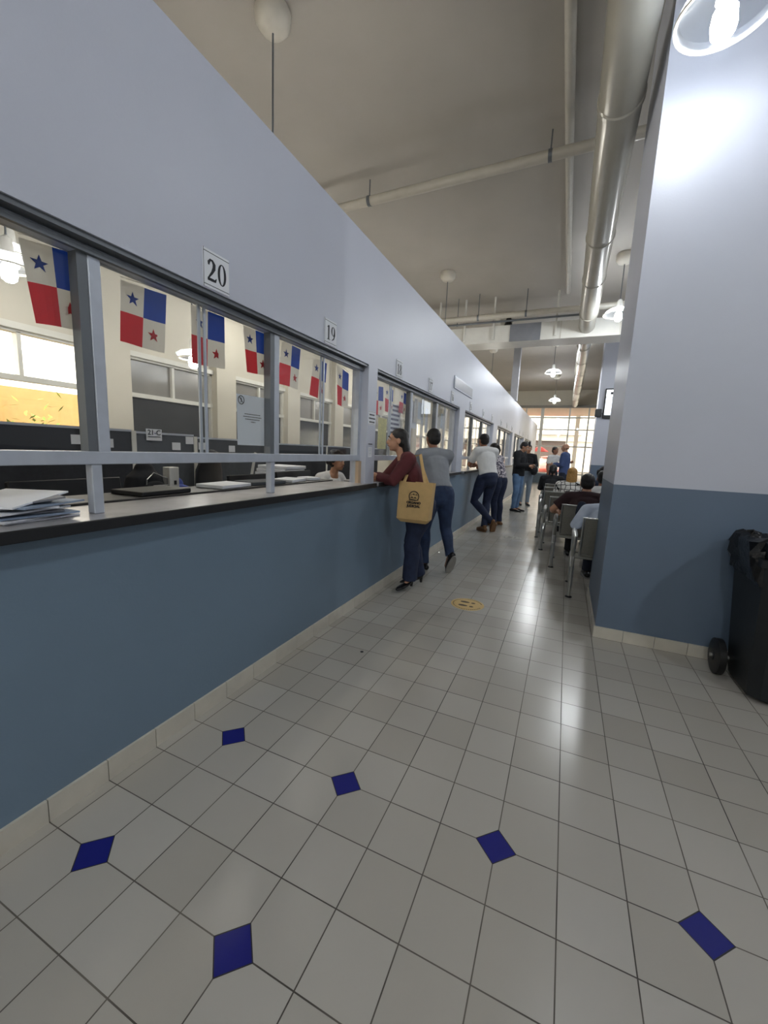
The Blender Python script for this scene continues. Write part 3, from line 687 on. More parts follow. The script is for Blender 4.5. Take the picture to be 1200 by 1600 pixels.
# ------------------------------------------------------------------ wheeled bin
t = thing('wheeled_bin', 'black wheeled waste bin at right, against the blue-grey wall', 'bin', (2.9, 2.35, 0))
mb = MB(); x0, x1, y0, y1 = 2.56, 3.06, 2.10, 2.62
def ring(x0, x1, y0, y1, z, b=.05):
    return [V(p) for p in ((x0+b, y0, z), (x1-b, y0, z), (x1, y0+b, z), (x1, y1-b, z), (x1-b, y1, z), (x0+b, y1, z), (x0, y1-b, z), (x0, y0+b, z))]
rs = [ring(x0+.03, x1-.03, y0+.06, y1-.06, .03), ring(x0+.02, x1-.02, y0+.05, y1-.05, .10), ring(x0-.02, x1+.02, y0-.01, y1, .80), ring(x0-.045, x1+.045, y0-.035, y1+.02, .81), ring(x0-.045, x1+.045, y0-.035, y1+.02, .85), ring(x0-.01, x1+.01, y0, y1-.02, .85), ring(x0+.02, x1-.02, y0+.05, y1-.05, .2)]
vs = [v for r in rs for v in r]; fs = [(i*8+j, i*8+(j+1) % 8, (i+1)*8+(j+1) % 8, (i+1)*8+j) for i in range(len(rs)-1) for j in range(8)] + [tuple(range(8)), tuple(range(48, 56))]
mb.add(vs, fs).build('bin_body', m_bin, t, True)
for xx in (2.52, 3.10):
    mb = MB(); mb.loft([(xx-.025, 2.50, .115), (xx-.018, 2.50, .115), (xx+.018, 2.50, .115), (xx+.025, 2.50, .115)], [.095, .115, .115, .095], 24, dome=False)
    o = mb.build('wheel', m_black, t, True); MB().loft([(xx-.03, 2.5, .115), (xx+.03, 2.5, .115)], [.03, .03], 12, dome=False).build('hub', m_bin, o, True)
MB().tube([(2.48, 2.5, .115), (3.14, 2.5, .115)], .014, 8).build('axle', m_steel, t)
o = None
b = MB(); N = 48; rnd = random.Random(5); prof = [(.97, .83), (1.07, .80), (1.10, .74), (1.07, .84), (1.12, .90), (1.04, .95), (.92, .92), (.88, .8)]
for k, (f, z) in enumerate([(1.02, .70), (1.09, .72), (1.13, .80), (1.15, .87), (1.10, .93), (.98, .945), (.9, .90), (.86, .80)]):
    for j in range(N):
        a = 2*PI*j/N; sx = math.copysign(abs(math.cos(a))**.5, math.cos(a)); sy = math.copysign(abs(math.sin(a))**.5, math.sin(a))
        wv = .016*math.sin(a*9+k)+.012*math.sin(a*17+2*k)+rnd.uniform(-.006, .006)
        b.v.append((2.81+(.27*f+wv)*sx, 2.36+(.275*f*.98+wv)*sy*.97, z+.015*math.sin(a*5+k*.6)+rnd.uniform(-.008, .008)))
b.f = [(i*N+j, i*N+(j+1) % N, (i+1)*N+(j+1) % N, (i+1)*N+j) for i in range(7) for j in range(N)]; b.m = [0]*len(b.f)
tag(b.build('bin_liner', m_bag, None, True), 'crumpled black plastic bag folded over the rim of the wheeled bin', 'bag')
# tied bag top
b = MB(); b.ell((2.83, 2.35, .86), (.2, .2, .08), 20); o = b.build('bag_fill', m_bag, bpy.data.objects['bin_liner'], True)

# ------------------------------------------------------------------ waiting benches
def bench(x, y, n, label):
    t = thing('waiting_bench', label, 'bench', (x, y, 0), 'rows of steel waiting benches'); W = .56
    for k in range(n):
        a = x+.08+k*W; b = a+W-.06
        Mb = Matrix.Translation(V(((a+b)/2, y+.1, .42))) @ Matrix.Rotation(math.radians(12), 4, 'X'); wv = (b-a)/2
        MB().bbox(-wv+.01, wv-.01, -.008, .008, .0, .365, .004, Mb).build('backrest', m_chair, t)
        fr = MB(); fr.tube([Mb @ V((-wv, 0, -.02)), Mb @ V((-wv, 0, .375)), Mb @ V((wv, 0, .375)), Mb @ V((wv, 0, -.02))], .012, 8); fr.build('backrest_frame', m_steel, t, True)
        Ms = Matrix.Translation(V(((a+b)/2, y+.1, .40))) @ Matrix.Rotation(math.radians(5), 4, 'X')
        MB().bbox(-wv, wv, .0, .46, -.01, .01, .005, Ms).build('seat', m_chair, t)
    MB().bbox(x, x+n*W+.1, y+.27, y+.33, .33, .39, .005).build('beam', m_steel, t)
    for k in range(n+1):
        xx = x+.03+k*W if k else x+.02
        ar = MB(); ar.loft([(xx, y+.10, .40), (xx, y+.02, .52), (xx, y+.03, .585), (xx, y+.12, .61), (xx, y+.40, .60), (xx, y+.47, .57), (xx, y+.48, .52), (xx, y+.42, .42), (xx, y+.3, .38)], [.02, .022, .026, .028, .026, .022, .018, .018, .018], 10)
        ar.build('armrest', m_steel, t, True)
    for xx in (x+.02, x+n*W+.02):
        lg = MB(); lg.loft([(xx, y+.30, .38), (xx, y+.12, .36), (xx, y+.0, .30), (xx, y-.02, .012)], [.022, .022, .022, .018], 10, dome=False).loft([(xx, y+.30, .38), (xx, y+.42, .36), (xx, y+.51, .30), (xx, y+.52, .012)], [.022, .022, .022, .018], 10, dome=False)
        lg.build('leg', m_steel, t, True)
        for yy in (y-.02, y+.52): MB().lathe((xx, yy, 0), [(.032, 0), (.032, .008), (.018, .014)], 14, True).build('foot_pad', m_black, t)
    return t
BX = [(1.62, 3.60), (1.42, 4.68), (1.25, 5.62), (1.13, 6.57), (1.08, 7.55), (1.05, 8.6)]
for i, (x, y) in enumerate(BX):
    bench(x, y, 3, ['grey steel waiting bench nearest the camera, partly behind the right pillar', 'second grey waiting bench, under the man in the dark shirt', 'third grey waiting bench from the camera', 'fourth grey waiting bench, where the blond person sits', 'fifth grey waiting bench from the camera', 'farthest grey waiting bench'][i])

# ------------------------------------------------------------------ people
def human(label, pos, face, H=1.68, pose={}, top=None, bottom=m_jean, skin=m_skin, hair=m_hair, hairkind='short', sleeve='short', shoe='shoe', vox=.010,
          wide=1.0, hip=1.0, jacket=False, topname='shirt', botname='trousers', shoe_m=None, lean=0, headturn=0, headnod=0, group=None, loose=0, coat_hem=.0, curl=.5):
    k = H/1.70
    J = dict(pelvis=(0, 0, .93), waist=(0, .0, 1.06), chest=(0, .0, 1.25), neck=(0, -.01, 1.43), head=(0, .03, 1.585),
             shL=(-.175*wide, 0, 1.385), shR=(.175*wide, 0, 1.385), elL=(-.225*wide, -.02, 1.10), elR=(.225*wide, -.02, 1.10), wrL=(-.235*wide, .05, .86), wrR=(.235*wide, .05, .86),
             hipL=(-.088*hip, 0, .90), hipR=(.088*hip, 0, .90), knL=(-.095, .02, .49), knR=(.095, .02, .49), anL=(-.095, -.02, .085), anR=(.095, -.02, .085), toL=(-.11, .15, .03), toR=(.11, .15, .03))
    J.update(pose)
    Rz = Matrix.Rotation(face, 3, 'Z'); P0 = V(pos)
    G = lambda p: P0 + Rz @ (V(p)*k)
    j = {a: G(b) for a, b in J.items() if not a.startswith('_')}
    sideH = (j['hipR']-j['hipL']).normalized(); sideS = (j['shR']-j['shL']).normalized()
    fwd = Rz @ V((0, 1, 0))
    t = thing('person', label, 'person', (P0.x, P0.y, 0), group)
    # head frame
    hr = Matrix.Rotation(headturn, 3, 'Z'); hf = (hr @ fwd); hs = V((hf.y, -hf.x, 0)).normalized()
    hu = V((0, 0, 1)); Rn = Matrix.Rotation(headnod, 3, hs); hf = Rn @ hf; hu = Rn @ hu
    HM = Matrix((hs, hf, hu)).transposed(); hc = j['head']
    def Hd(x, y, z): return hc + HM @ (V((x, y, z))*k)
    b = MB()
    def lf(names, rad, side=None, n=14, **kw): b.loft([j[a] if isinstance(a, str) else a for a in names], [tuple(x*k for x in r) if isinstance(r, tuple) else r*k for r in rad], n, side, **kw)
    mid = lambda a, c, u: j[a].lerp(j[c], u)
    def limbs(B, off, arms, legs, foot):
        o = off
        def L(pts, rad, **kw): B.loft(pts, [(r+o)*k for r in rad], 14, **kw)
        for s in 'LR':
            if legs:
                kb = (j['an'+s]-j['kn'+s]).normalized(); back = -fwd
                L([mid('hip'+s, 'kn'+s, -.02), mid('hip'+s, 'kn'+s, .3), mid('hip'+s, 'kn'+s, .75), j['kn'+s], mid('kn'+s, 'an'+s, .3)+back*.012*k, mid('kn'+s, 'an'+s, .7), j['an'+s]], [.088*hip, .084*hip, .062, .055+loose*bool(o), .054+loose*bool(o), .040+loose*2*bool(o), .034 if not o else .042+loose*2], flat1=bool(o))
    # torso
    torso = [mid('pelvis', 'waist', -.35), j['pelvis'], j['waist'], mid('waist', 'chest', .5), j['chest'], mid('chest', 'neck', .45), mid('chest', 'neck', .8)]
    b.loft(torso, [tuple(q*k for q in r) for r in ((.12*hip, .09), (.155*hip, .105), (.128*wide, .095), (.14*wide, .1), (.155*wide, .105), (.15*wide, .09), (.09, .065))], 18, (sideH+sideS))
    b.loft([j['shL'], j['shR']], [.055*k, .055*k], 12)
    b.loft([mid('neck', 'head', -.3), j['neck'], mid('neck', 'head', .55)], [.058*k, .054*k, .05*k], 12)
    limbs(b, 0, True, True, False)
    for s in 'LR':
        b.loft([j['sh'+s], mid('sh'+s, 'el'+s, .4), j['el'+s], mid('el'+s, 'wr'+s, .25), j['wr'+s]], [.052*k, .046*k, .037*k, .038*k, .025*k], 12)
        b.loft([j['an'+s], mid('an'+s, 'to'+s, .3 if shoe == 'heel' else .8)], [.033*k, .024*k], 10)
        # hand with five fingers
        d = (j['wr'+s]-j['el'+s]).normalized(); dn = J.get('_hand'+s)
        if dn is not None: d = (Rz @ V(dn)).normalized()
        inward = (Rz @ V((1 if s == 'L' else -1, 0, 0))); nrm = inward - d*inward.dot(d)
        if nrm.length < .2: nrm = V((0, 0, -1)) - d*(-d.z)
        nrm.normalize(); ac = d.cross(nrm); fw = fwd - d*fwd.dot(d)
        if ac.dot(fw if fw.length > .1 else V((0, 0, 1))) < 0: ac = -ac
        w0 = j['wr'+s]
        b.loft([w0, w0+d*.04*k, w0+d*.085*k], [(.026*k, .018*k), (.038*k, .016*k), (.04*k, .014*k)], 12, ac)
        for fi, (o_, ln, r_) in enumerate(((.031, .068, .0085), (.011, .078, .009), (-.010, .072, .0085), (-.030, .056, .0075))):
            p0 = w0 + d*.08*k + ac*o_*k; c1 = (d+nrm*curl*.5).normalized(); c2 = (d+nrm*curl*1.5).normalized()
            p1 = p0 + c1*ln*.5*k + ac*o_*.15*k; p2 = p1 + c2*ln*.5*k
            b.loft([p0, p1, p2], [r_*k*1.1, r_*k, r_*k*.85], 8)
        q0 = w0 + d*.03*k + ac*.026*k; q1 = q0 + (d*.6+ac*.9+nrm*.3).normalized()*.036*k; q2 = q1 + (d*.9+ac*.25+nrm*.5).normalized()*.032*k
        b.loft([q0, q1, q2], [.012*k, .0105*k, .009*k], 8)
    # head
    b.ell(Hd(0, -.012, .025), (.073*k, .092*k, .085*k), 18, HM, 12)
    b.ell(Hd(0, .018, -.025), (.058*k, .068*k, .078*k), 16, HM, 10)
    b.ell(Hd(0, .052, -.078), (.028*k, .025*k, .022*k), 12, HM)
    b.loft([Hd(0, .078, .02), Hd(0, .097, -.018), Hd(0, .092, -.026)], [.008*k, .014*k, .014*k], 10)
    b.loft([Hd(-.035, .072, .03), Hd(.035, .072, .03)], [.011*k, .011*k], 8)
    b.loft([Hd(-.02, .078, -.052), Hd(.02, .078, -.052)], [.008*k, .008*k], 8)
    for s in (-1, 1): b.ell(Hd(s*.074, -.005, -.005), (.009*k, .02*k, .032*k), 10, HM)
    remesh('body', b, skin, vox*.75, t, 2)
    for s in (-1, 1):
        MB().ell(Hd(s*.029, .079, .012), (.012*k, .009*k, .008*k), 10, HM, 6).build('eye', mat('eye_white', (220, 216, 208), .3), t, True)
        MB().ell(Hd(s*.029, .087, .012), (.0055*k, .0025*k, .0055*k), 8, HM, 6).build('iris', m_hair, t, True)
        MB().loft([Hd(s*.014, .086, .036), Hd(s*.03, .087, .041), Hd(s*.046, .078, .036)], [.004*k]*3, 6).build('eyebrow', hair if hair else m_hair, t, True)
    MB().loft([Hd(-.022, .084, -.050), Hd(0, .0885, -.049), Hd(.022, .084, -.050)], [.004*k, .006*k, .004*k], 8).build('lips', mat('lips', (138, 78, 70), .5), t, True)
    # hair
    if hair:
        h = MB()
        if hairkind != 'bald':
            h.ell(Hd(0, -.024, .042), (.082*k, .094*k, .082*k), 18, HM, 12)
            h.ell(Hd(0, -.045, .0), (.078*k, .07*k, .08*k), 16, HM, 10)
        if hairkind == 'long':
            h.loft([Hd(0, -.06, .03), Hd(0, -.085, -.07), Hd(0, -.095, -.17), Hd(0, -.09, -.26)], [(.08*k, .05*k), (.088*k, .045*k), (.08*k, .035*k), (.05*k, .02*k)], 14, hs)
        if hairkind == 'bun':
            h.ell(Hd(0, -.03, .15), (.035*k, .035*k, .055*k), 14, HM); h.ell(Hd(0, -.02, .115), (.03*k, .03*k, .03*k), 12, HM)
        if hairkind == 'curly':
            rr = random.Random(4)
            for q in range(46):
                a, e = rr.uniform(0, 2*PI), rr.uniform(-.5, 1.4); yy = -.03+.095*math.cos(e)*math.sin(a)
                if yy > .05: continue
                h.ell(Hd(.095*math.cos(e)*math.cos(a), yy, .03+.1*math.sin(e)), (.032*k,)*3, 8, None, 6)
        if hairkind == 'tail':
            h.ell(Hd(0, -.11, .05), (.03*k, .03*k, .03*k), 12, HM); h.loft([Hd(0, -.12, .05), Hd(0, -.15, -.02), Hd(0, -.13, -.13)], [.03*k, .032*k, .012*k], 10)
        if hairkind == 'bald': h.loft([Hd(-.062, -.05, -.02), Hd(0, -.095, -.02), Hd(.062, -.05, -.02)], [.014*k]*3, 8)
        remesh('hair', h, hair, .007, t, 2)
    # trousers
    tr = MB(); limbs(tr, .014, False, True, False)
    tr.loft([mid('pelvis', 'waist', -.35), j['pelvis'], mid('pelvis', 'waist', .75)], [tuple(q*k for q in r) for r in ((.125*hip, .105), (.168*hip, .12), (.142*hip, .112))], 18, sideH, flat1=True)
    remesh(botname, tr, bottom, vox, t, 3)
    # shirt
    if top:
        sh = MB(); o = .018 if not jacket else .032
        hem = mid('pelvis', 'waist', .35-coat_hem)
        pts = [hem, mid('pelvis', 'waist', .8), mid('waist', 'chest', .5), j['chest'], mid('chest', 'neck', .45), mid('chest', 'neck', .82)]
        sh.loft(pts, [tuple(q*k for q in r) for r in ((.155*hip+o, .105+o), (.14*wide+o, .1+o), (.145*wide+o, .1+o), (.158*wide+o, .105+o), (.15*wide+o, .092+o), (.075+o, .055+o))], 20, (sideH+sideS), flat0=True, flat1=True)
        sh.loft([j['shL'], mid('shL', 'shR', .5)+V((0, 0, .02*k)), j['shR']], [(.055+o)*k]*3, 12)
        end = .45 if sleeve == 'short' else 1.0
        for s in 'LR':
            if sleeve == 'short': sh.loft([j['sh'+s], mid('sh'+s, 'el'+s, .35), mid('sh'+s, 'el'+s, .72)], [(.055+o)*k, (.052+o)*k, (.052+o)*k], 12, flat1=True)
            else: sh.loft([j['sh'+s], mid('sh'+s, 'el'+s, .5), j['el'+s], mid('el'+s, 'wr'+s, .5), mid('el'+s, 'wr'+s, .93)], [(.055+o)*k, (.048+o)*k, (.042+o)*k, (.036+o)*k, (.028+o)*k], 12, flat1=True)
        remesh(topname, sh, top, vox, t, 3)
    # shoes
    for s in 'LR':
        a, to = j['an'+s], j['to'+s]; d = (to-a); dl = d.normalized(); up = J.get('_up'+s)
        up = (Rz @ V(up)).normalized() if up else V((0, 0, 1)); dh = (dl - up*dl.dot(up)).normalized(); sd = dh.cross(up)
        base = a - up*.085*k
        S = lambda f, zz: base + dh*f*k + up*zz*k
        sm = shoe_m or m_shoe
        if shoe == 'heel':
            B = MB(); B.loft([S(-.035, .075), S(.0, .06), S(.06, .035), S(.12, .026), S(.17, .02), S(.195, .014)], [(.028*k, .022*k), (.032*k, .026*k), (.036*k, .024*k), (.04*k, .02*k), (.032*k, .016*k), (.015*k, .012*k)], 14, sd)
            o = remesh('shoe', B, sm, .005, t, 2)
            MB().loft([S(-.035, .06), S(-.035, .0)], [.018*k, .014*k], 10, dome=False).build('shoe_heel', sm, o, True)
        else:
            hgt = .12 if shoe == 'boot' else .085
            B = MB(); B.loft([S(-.05, .045), S(.0, .05), S(.07, .045), S(.14, .035), S(.19, .03)], [(.034*k, .035*k), (.038*k, .04*k), (.043*k, .035*k), (.046*k, .027*k), (.03*k, .02*k)], 14, sd)
            B.loft([S(-.01, .05), S(-.012, hgt)], [.04*k, .043*k], 12, flat1=True)
            o = remesh('shoe', B, sm, .006, t, 2)
            So = MB(); n = 20; pr = []
            for i in range(n):
                th = 2*PI*i/n; fx_, fy_ = .075+.145*math.cos(th), .047*math.sin(th)*(1+.12*math.cos(th)); pr.append(base + dh*fx_*k + sd*fy_*k)
            So.poly(pr, up, .016*k); So.build('sole', m_sole if shoe != 'boot' else m_brown, o)
    return t, j
def yaw(dx, dy): return math.atan2(-dx, dy)
stand_phone = dict(elL=(-.235, .05, 1.13), wrL=(-.10, .27, 1.12), elR=(.235, .05, 1.13), wrR=(.08, .28, 1.12), _handL=(.6, .7, .1), _handR=(-.6, .7, .1))
# near woman with tote, leaning on the counter
human('nearest person, maroon top and dark jeans, leaning on the counter with the tote bag', (.22, 2.95, 0), yaw(-.86, -.50), 1.60,
      dict(pelvis=(0, -.06, .93), waist=(0, .0, 1.06), chest=(0, .09, 1.23), neck=(0, .16, 1.39), head=(0, .22, 1.53), shL=(-.17, .12, 1.35), shR=(.17, .12, 1.35), elL=(-.22, .28, 1.15), elR=(.2, .30, 1.15),
           wrL=(-.04, .40, 1.17), wrR=(.06, .44, 1.17), hipL=(-.10, -.05, .90), hipR=(.10, -.05, .90), knL=(-.05, .03, .49), anL=(.0, .02, .12), toL=(-.11, .15, .03), knR=(.13, .0, .5), anR=(.15, -.10, .12), toR=(.12, .07, .03)),
      top=m_maroon, bottom=m_jean, hairkind='long', shoe='heel', wide=1.05, hip=1.38, loose=.012, vox=.009, sleeve='long', topname='blouse', botname='jeans', skin=m_skin2)
human('person in grey top and blue jeans leaning at the window with one heel raised', (.17, 3.78, 0), yaw(-.72, .70), 1.66,
      dict(pelvis=(0, -.05, .92), chest=(0, .07, 1.22), neck=(0, .12, 1.38), head=(0, .17, 1.54), shL=(-.18, .09, 1.35), shR=(.18, .09, 1.35), elL=(-.2, .24, 1.14), wrL=(-.08, .40, 1.16), elR=(.2, .26, 1.14), wrR=(.06, .40, 1.16),
           hipL=(-.09, -.05, .9), hipR=(.09, -.05, .9), knL=(-.11, .03, .48), anL=(-.12, -.03, .085), toL=(-.13, .14, .03), knR=(.12, -.06, .50), anR=(.11, -.22, .21), toR=(.12, -.12, .03), _upR=(0, .85, .5)),
      top=m_greyc, bottom=m_jean2, hairkind='short', hip=1.12, vox=.009, sleeve='long', botname='jeans', shoe_m=m_shoe)
human('person in white short-sleeved shirt leaning on the counter with brown boots crossed', (.25, 6.55, 0), yaw(-.75, .66), 1.74,
      dict(pelvis=(0, -.06, .93), chest=(0, .06, 1.24), neck=(0, .12, 1.40), head=(0, .18, 1.55), shL=(-.19, .08, 1.37), shR=(.19, .08, 1.37), elL=(-.2, .26, 1.13), wrL=(-.05, .40, 1.12), elR=(.25, .20, 1.14), wrR=(.06, .38, 1.12),
           knR=(.06, .04, .48), anR=(-.02, -.05, .085), toR=(.0, .12, .03), knL=(-.20, .05, .52), anL=(.10, -.10, .17), toL=(.14, -.03, .03), _upL=(.1, .85, .45)),
      top=m_whitec, bottom=m_jean, hairkind='short', shoe='boot', shoe_m=m_brown, vox=.011, botname='jeans', hip=1.05, wide=1.08)
human('person in patterned grey blouse and dark jeans at the window beyond the white shirt', (.36, 7.25, 0), yaw(-.85, .4), 1.62,
      dict(chest=(0, .08, 1.22), neck=(0, .14, 1.38), head=(0, .2, 1.53), shL=(-.17, .11, 1.34), shR=(.17, .11, 1.34), elL=(-.2, .28, 1.14), wrL=(-.06, .44, 1.15), elR=(.2, .28, 1.14), wrR=(.06, .44, 1.15)),
      top=pattern_mat('patterned_blouse', 'blob', (206, 200, 204), (70, 66, 84), 16), bottom=m_jean, hairkind='tail', vox=.011, hip=1.15, botname='jeans', topname='blouse', shoe_m=m_brown)
tt, j5 = human('man in black blazer and blue jeans standing and looking down at a phone', (.46, 9.62, 0), yaw(.85, -.25), 1.70,
      dict(stand_phone, head=(0, .09, 1.56), neck=(0, .02, 1.43)), top=m_blackc, bottom=m_jeanl, hairkind='short', sleeve='long', jacket=True, topname='blazer', coat_hem=.8, vox=.011, botname='jeans', headnod=-.5, skin=m_skin2, wide=1.08)
o = MB().bbox(-.036, .036, -.075, .075, -.004, .004, .003, Matrix.Translation((j5['wrL']+j5['wrR'])/2+V((.09, -.02, .02))) @ Matrix.Rotation(.5, 4, 'Y')).build('mobile_phone', m_black)
tag(o, 'dark phone held in the hands of the man in the black blazer', 'phone')
human('person in black top and grey jeans with hair in a high bun, beyond the blazer', (.52, 11.1, 0), yaw(.3, -.95), 1.66, dict(stand_phone), top=m_blackc, bottom=mat('grey_denim', (120, 132, 144), .85), hairkind='bun', sleeve='long', vox=.012, botname='jeans', skin=m_skin2, headnod=-.2)
o = remesh('shoulder_bag', MB().ell((.72, 10.95, .98), (.10, .15, .13), 14), m_blackc, .012, None); tag(o, 'round black bag held by the person with the high bun', 'bag')
human('bald man in a blue suit jacket standing by the far seats', (1.45, 11.9, 0), yaw(-.9, .2), 1.74, dict(elL=(-.23, .03, 1.13), wrL=(-.15, .26, 1.12), elR=(.23, .03, 1.13), wrR=(.15, .24, 1.10)), top=m_bluec, bottom=m_navy, hairkind='bald', sleeve='long', jacket=True, topname='suit_jacket', coat_hem=.8, vox=.013, skin=m_skin2, wide=1.1)
human('dark-haired person in white top talking to the man in the blue suit', (1.13, 12.7, 0), yaw(.6, -.5), 1.66, dict(elL=(-.3, .15, 1.2), wrL=(-.3, .36, 1.25)), top=m_whitec, bottom=m_navy, hairkind='short', vox=.013, skin=m_skin)
# seated people (seat height .42)
def sit(label, x, y, top, hair=m_hair, hk='short', k=1.7, pose={}, **kw):
    p = dict(pelvis=(0, 0, .50), waist=(0, -.03, .60), chest=(0, -.02, .765), neck=(0, .02, .93), head=(0, .07, 1.075), shL=(-.18, .0, .885), shR=(.18, .0, .885), elL=(-.23, .06, .66), elR=(.23, .06, .66), wrL=(-.14, .29, .66), wrR=(.14, .29, .66),
             hipL=(-.09, .02, .50), hipR=(.09, .02, .50), knL=(-.12, .44, .50), knR=(.12, .44, .50), anL=(-.12, .42, .085), anR=(.12, .42, .085), toL=(-.13, .58, .03), toR=(.13, .58, .03))
    p.update(pose)
    return human(label, (x, y, 0), 0, k, p, top=top, hair=hair, hairkind=hk, **kw)
sit('seated man in dark wine shirt seen from behind, elbow out over the armrest', 1.76, 4.98, m_darkred, k=1.76, pose=dict(elL=(-.37, -.02, .66), wrL=(-.32, .22, .61), chest=(0, -.02, .74), neck=(0, .02, .875), head=(0, .07, 1.01), shL=(-.19, .0, .83), shR=(.19, .0, .83)), bottom=m_blackc, wide=1.15, skin=m_skin2, vox=.009)
sit('seated person in pale blue shirt bending forward on the nearest bench, mostly behind the pillar', 1.95, 4.0, m_lightbl, pose=dict(waist=(0, .04, .60), chest=(0, .16, .74), neck=(0, .3, .86), head=(0, .42, .92), shL=(-.2, .18, .80), shR=(.2, .2, .82), elL=(-.30, .12, .64), wrL=(-.2, .38, .62)), bottom=m_navy, sleeve='long', wide=1.1, headnod=-.7, vox=.009)
sit('seated person with blond hair in white shirt with black lattice pattern', 1.60, 6.95, pattern_mat('lattice_shirt', 'grid', (228, 226, 220), (26, 26, 30), 13), hair=m_blond, hk='long', wide=1.15, skin=m_skin2, vox=.011)
sit('seated dark-haired person in white shirt at the third bench beside the pillar', 2.0, 5.95, m_whitec, vox=.012)
sit('seated person with dark hair in a bun farther along beside the pillar', 2.15, 7.9, m_navy, hk='curly', vox=.012)
sit('seated person in dark clothing on the left end of the farthest benches', 1.24, 8.95, m_blackc, hk='tail', sleeve='long', vox=.012)
o = remesh('draped_jacket', MB().loft([(1.71, 4.70, .81), (1.72, 4.66, .72), (1.73, 4.67, .62)], [(.05, .03), (.075, .03), (.07, .025)], 14, (1, 0, 0)), m_navy, .01, None, 3)
tag(o, 'dark navy garment draped over the back of the second bench', 'jacket')
# clerk behind the counter
human('office clerk with curly dark hair and pale top sitting behind the counter at window 19', (-1.15, 3.50, .09), yaw(.7, -.1), 1.62,
      dict(pelvis=(0, 0, .50), waist=(0, .02, .63), chest=(0, .08, .83), neck=(0, .14, 1.0), head=(0, .2, 1.15), shL=(-.18, .09, .95), shR=(.18, .09, .95), elL=(-.23, .2, .76), elR=(.23, .2, .76), wrL=(-.14, .40, .84), wrR=(.14, .40, .84),
           hipL=(-.09, .02, .50), hipR=(.09, .02, .50), knL=(-.12, .44, .52), knR=(.12, .44, .52), anL=(-.12, .42, .2), anR=(.12, .42, .2), toL=(-.13, .58, .15), toR=(.13, .58, .15)), top=m_whitec, hairkind='curly', vox=.01, skin=m_skin2)

# tote bag
t = thing('tote_bag', 'kraft coloured tote bag with round emblem and printed words, carried by the nearest person', 'bag', (.28, 2.72, .72))
mb = MB(); zt, zb = 1.08, .745
def tb(x, z, d): return V((x, 2.70+d+.03*(zt-z), z))
xl, xr = .105, .455
fr_ = [tb(xl+.02, zb, 0), tb(xr-.03, zb, 0), tb(xr, zt, .01), tb(xl+.035, zt, .01)]
bk_ = [tb(xl+.02, zb-.0, .11), tb(xr-.03, zb, .11), tb(xr+.0, zt, .09), tb(xl-.0, zt, .09)]
lo_ = [tb(xl+.05, zb-.035, .03), tb(xr-.06, zb-.035, .03), tb(xr-.06, zb-.035, .10), tb(xl+.05, zb-.035, .10)]
mb.add(fr_ + bk_ + lo_, [(0, 1, 2, 3), (4, 7, 6, 5), (0, 3, 7, 4), (1, 5, 6, 2), (0, 8, 9, 1), (1, 9, 10, 5), (5, 10, 11, 4), (4, 11, 8, 0), (8, 11, 10, 9)])
mb.build('bag_body', m_tote, t)
for dd in (.015, .085):
    MB().loft([tb(.18, zt-.01, dd), V((.2, 2.78, 1.2)), V((.22, 2.85, 1.31)), V((.27, 2.86, 1.325)), V((.32, 2.80, 1.2)), tb(.38, zt-.01, dd)], [(.014, .003)]*6, 8, (0, 0, 1) if 0 else (1, .2, .1)).build('strap', m_tote, t, True)
mi = MB(); yb = 2.698
cx, cz = .285, .955
ux, uy, nn = V((1, 0, 0)), V((0, -.03, 1)), V((0, -1, 0)); org = V((0, 2.70+.03*zt+.0, 0))
def O(z): return 2.70+.0105*0+.03*(zt-z)+.01*(z-zb)/(zt-zb)
oo = V((0, O(0)-.0025, 0)); uy = V((0, -.03+.03, 1))
oo = V((0, 2.7005+.0075-.004, 0)); uy = V((0, 0, 1))
mi.ribbon([(cx+.045*math.cos(a*PI/14), cz+.045*math.sin(a*PI/14), .0035) for a in range(-3, 18)], oo, ux, uy, nn, .002)
for (a, b, r) in ((-.018, -.012, .013), (.012, -.014, .014), (-.004, .016, .012), (.022, .014, .009), (-.026, .01, .006)):
    mi.ribbon([(cx+a-r, cz+b, .001), (cx+a, cz+b+r*.4, r*.42), (cx+a+r, cz+b-r*.2, .001)], oo, ux, uy, nn, .002)
mi.ribbon([(cx-.045, cz-.034, .002), (cx-.02, cz-.03, .005), (cx+.02, cz-.034, .004), (cx+.045, cz-.03, .002)], oo, ux, uy, nn, .002)
mi.build('emblem', m_ink, t)
text('lettering', 'ORGANO\nJUDICIAL', .030, (cx, 2.701, cz-.066), (1, 0, 0), (0, 0, 1), m_ink, t, .0015, bold=.0012)

# ------------------------------------------------------------------ office contents
def partition(y0, y1, x, z, label, m):
    t = thing('cubicle_partition', label, 'partition', (x, (y0+y1)/2, 0), 'office cubicle partitions')
    MB().box(x-.02, x+.02, y0, y1, .05, z).build('panel', m, t)
    MB().box(x-.028, x+.028, y0-.02, y0+.02, 0, z+.02).build('panel_post', m_wframe, t)
    MB().box(x-.026, x+.026, y0, y1, z, z+.018).build('top_rail', m_alu, t)
partition(-1.6, .1, -1.9, 1.40, 'charcoal cubicle panel at far left behind the counter', m_cubic)
partition(.12, 1.62, -1.9, 1.41, 'charcoal cubicle panel behind the slanting flag', m_cubic)
partition(1.64, 2.25, -1.9, 1.40, 'grey cubicle panel behind the white sheet with number', m_cubicg)
partition(2.27, 3.5, -1.9, 1.38, 'grey cubicle panel right of the strip post, behind number 20', m_cubicg)
partition(3.52, 5.0, -2.1, 1.36, 'charcoal cubicle panel behind number 19', m_cubic)
partition(5.02, 7.0, -2.1, 1.36, 'charcoal cubicle panel behind the pier', m_cubic)
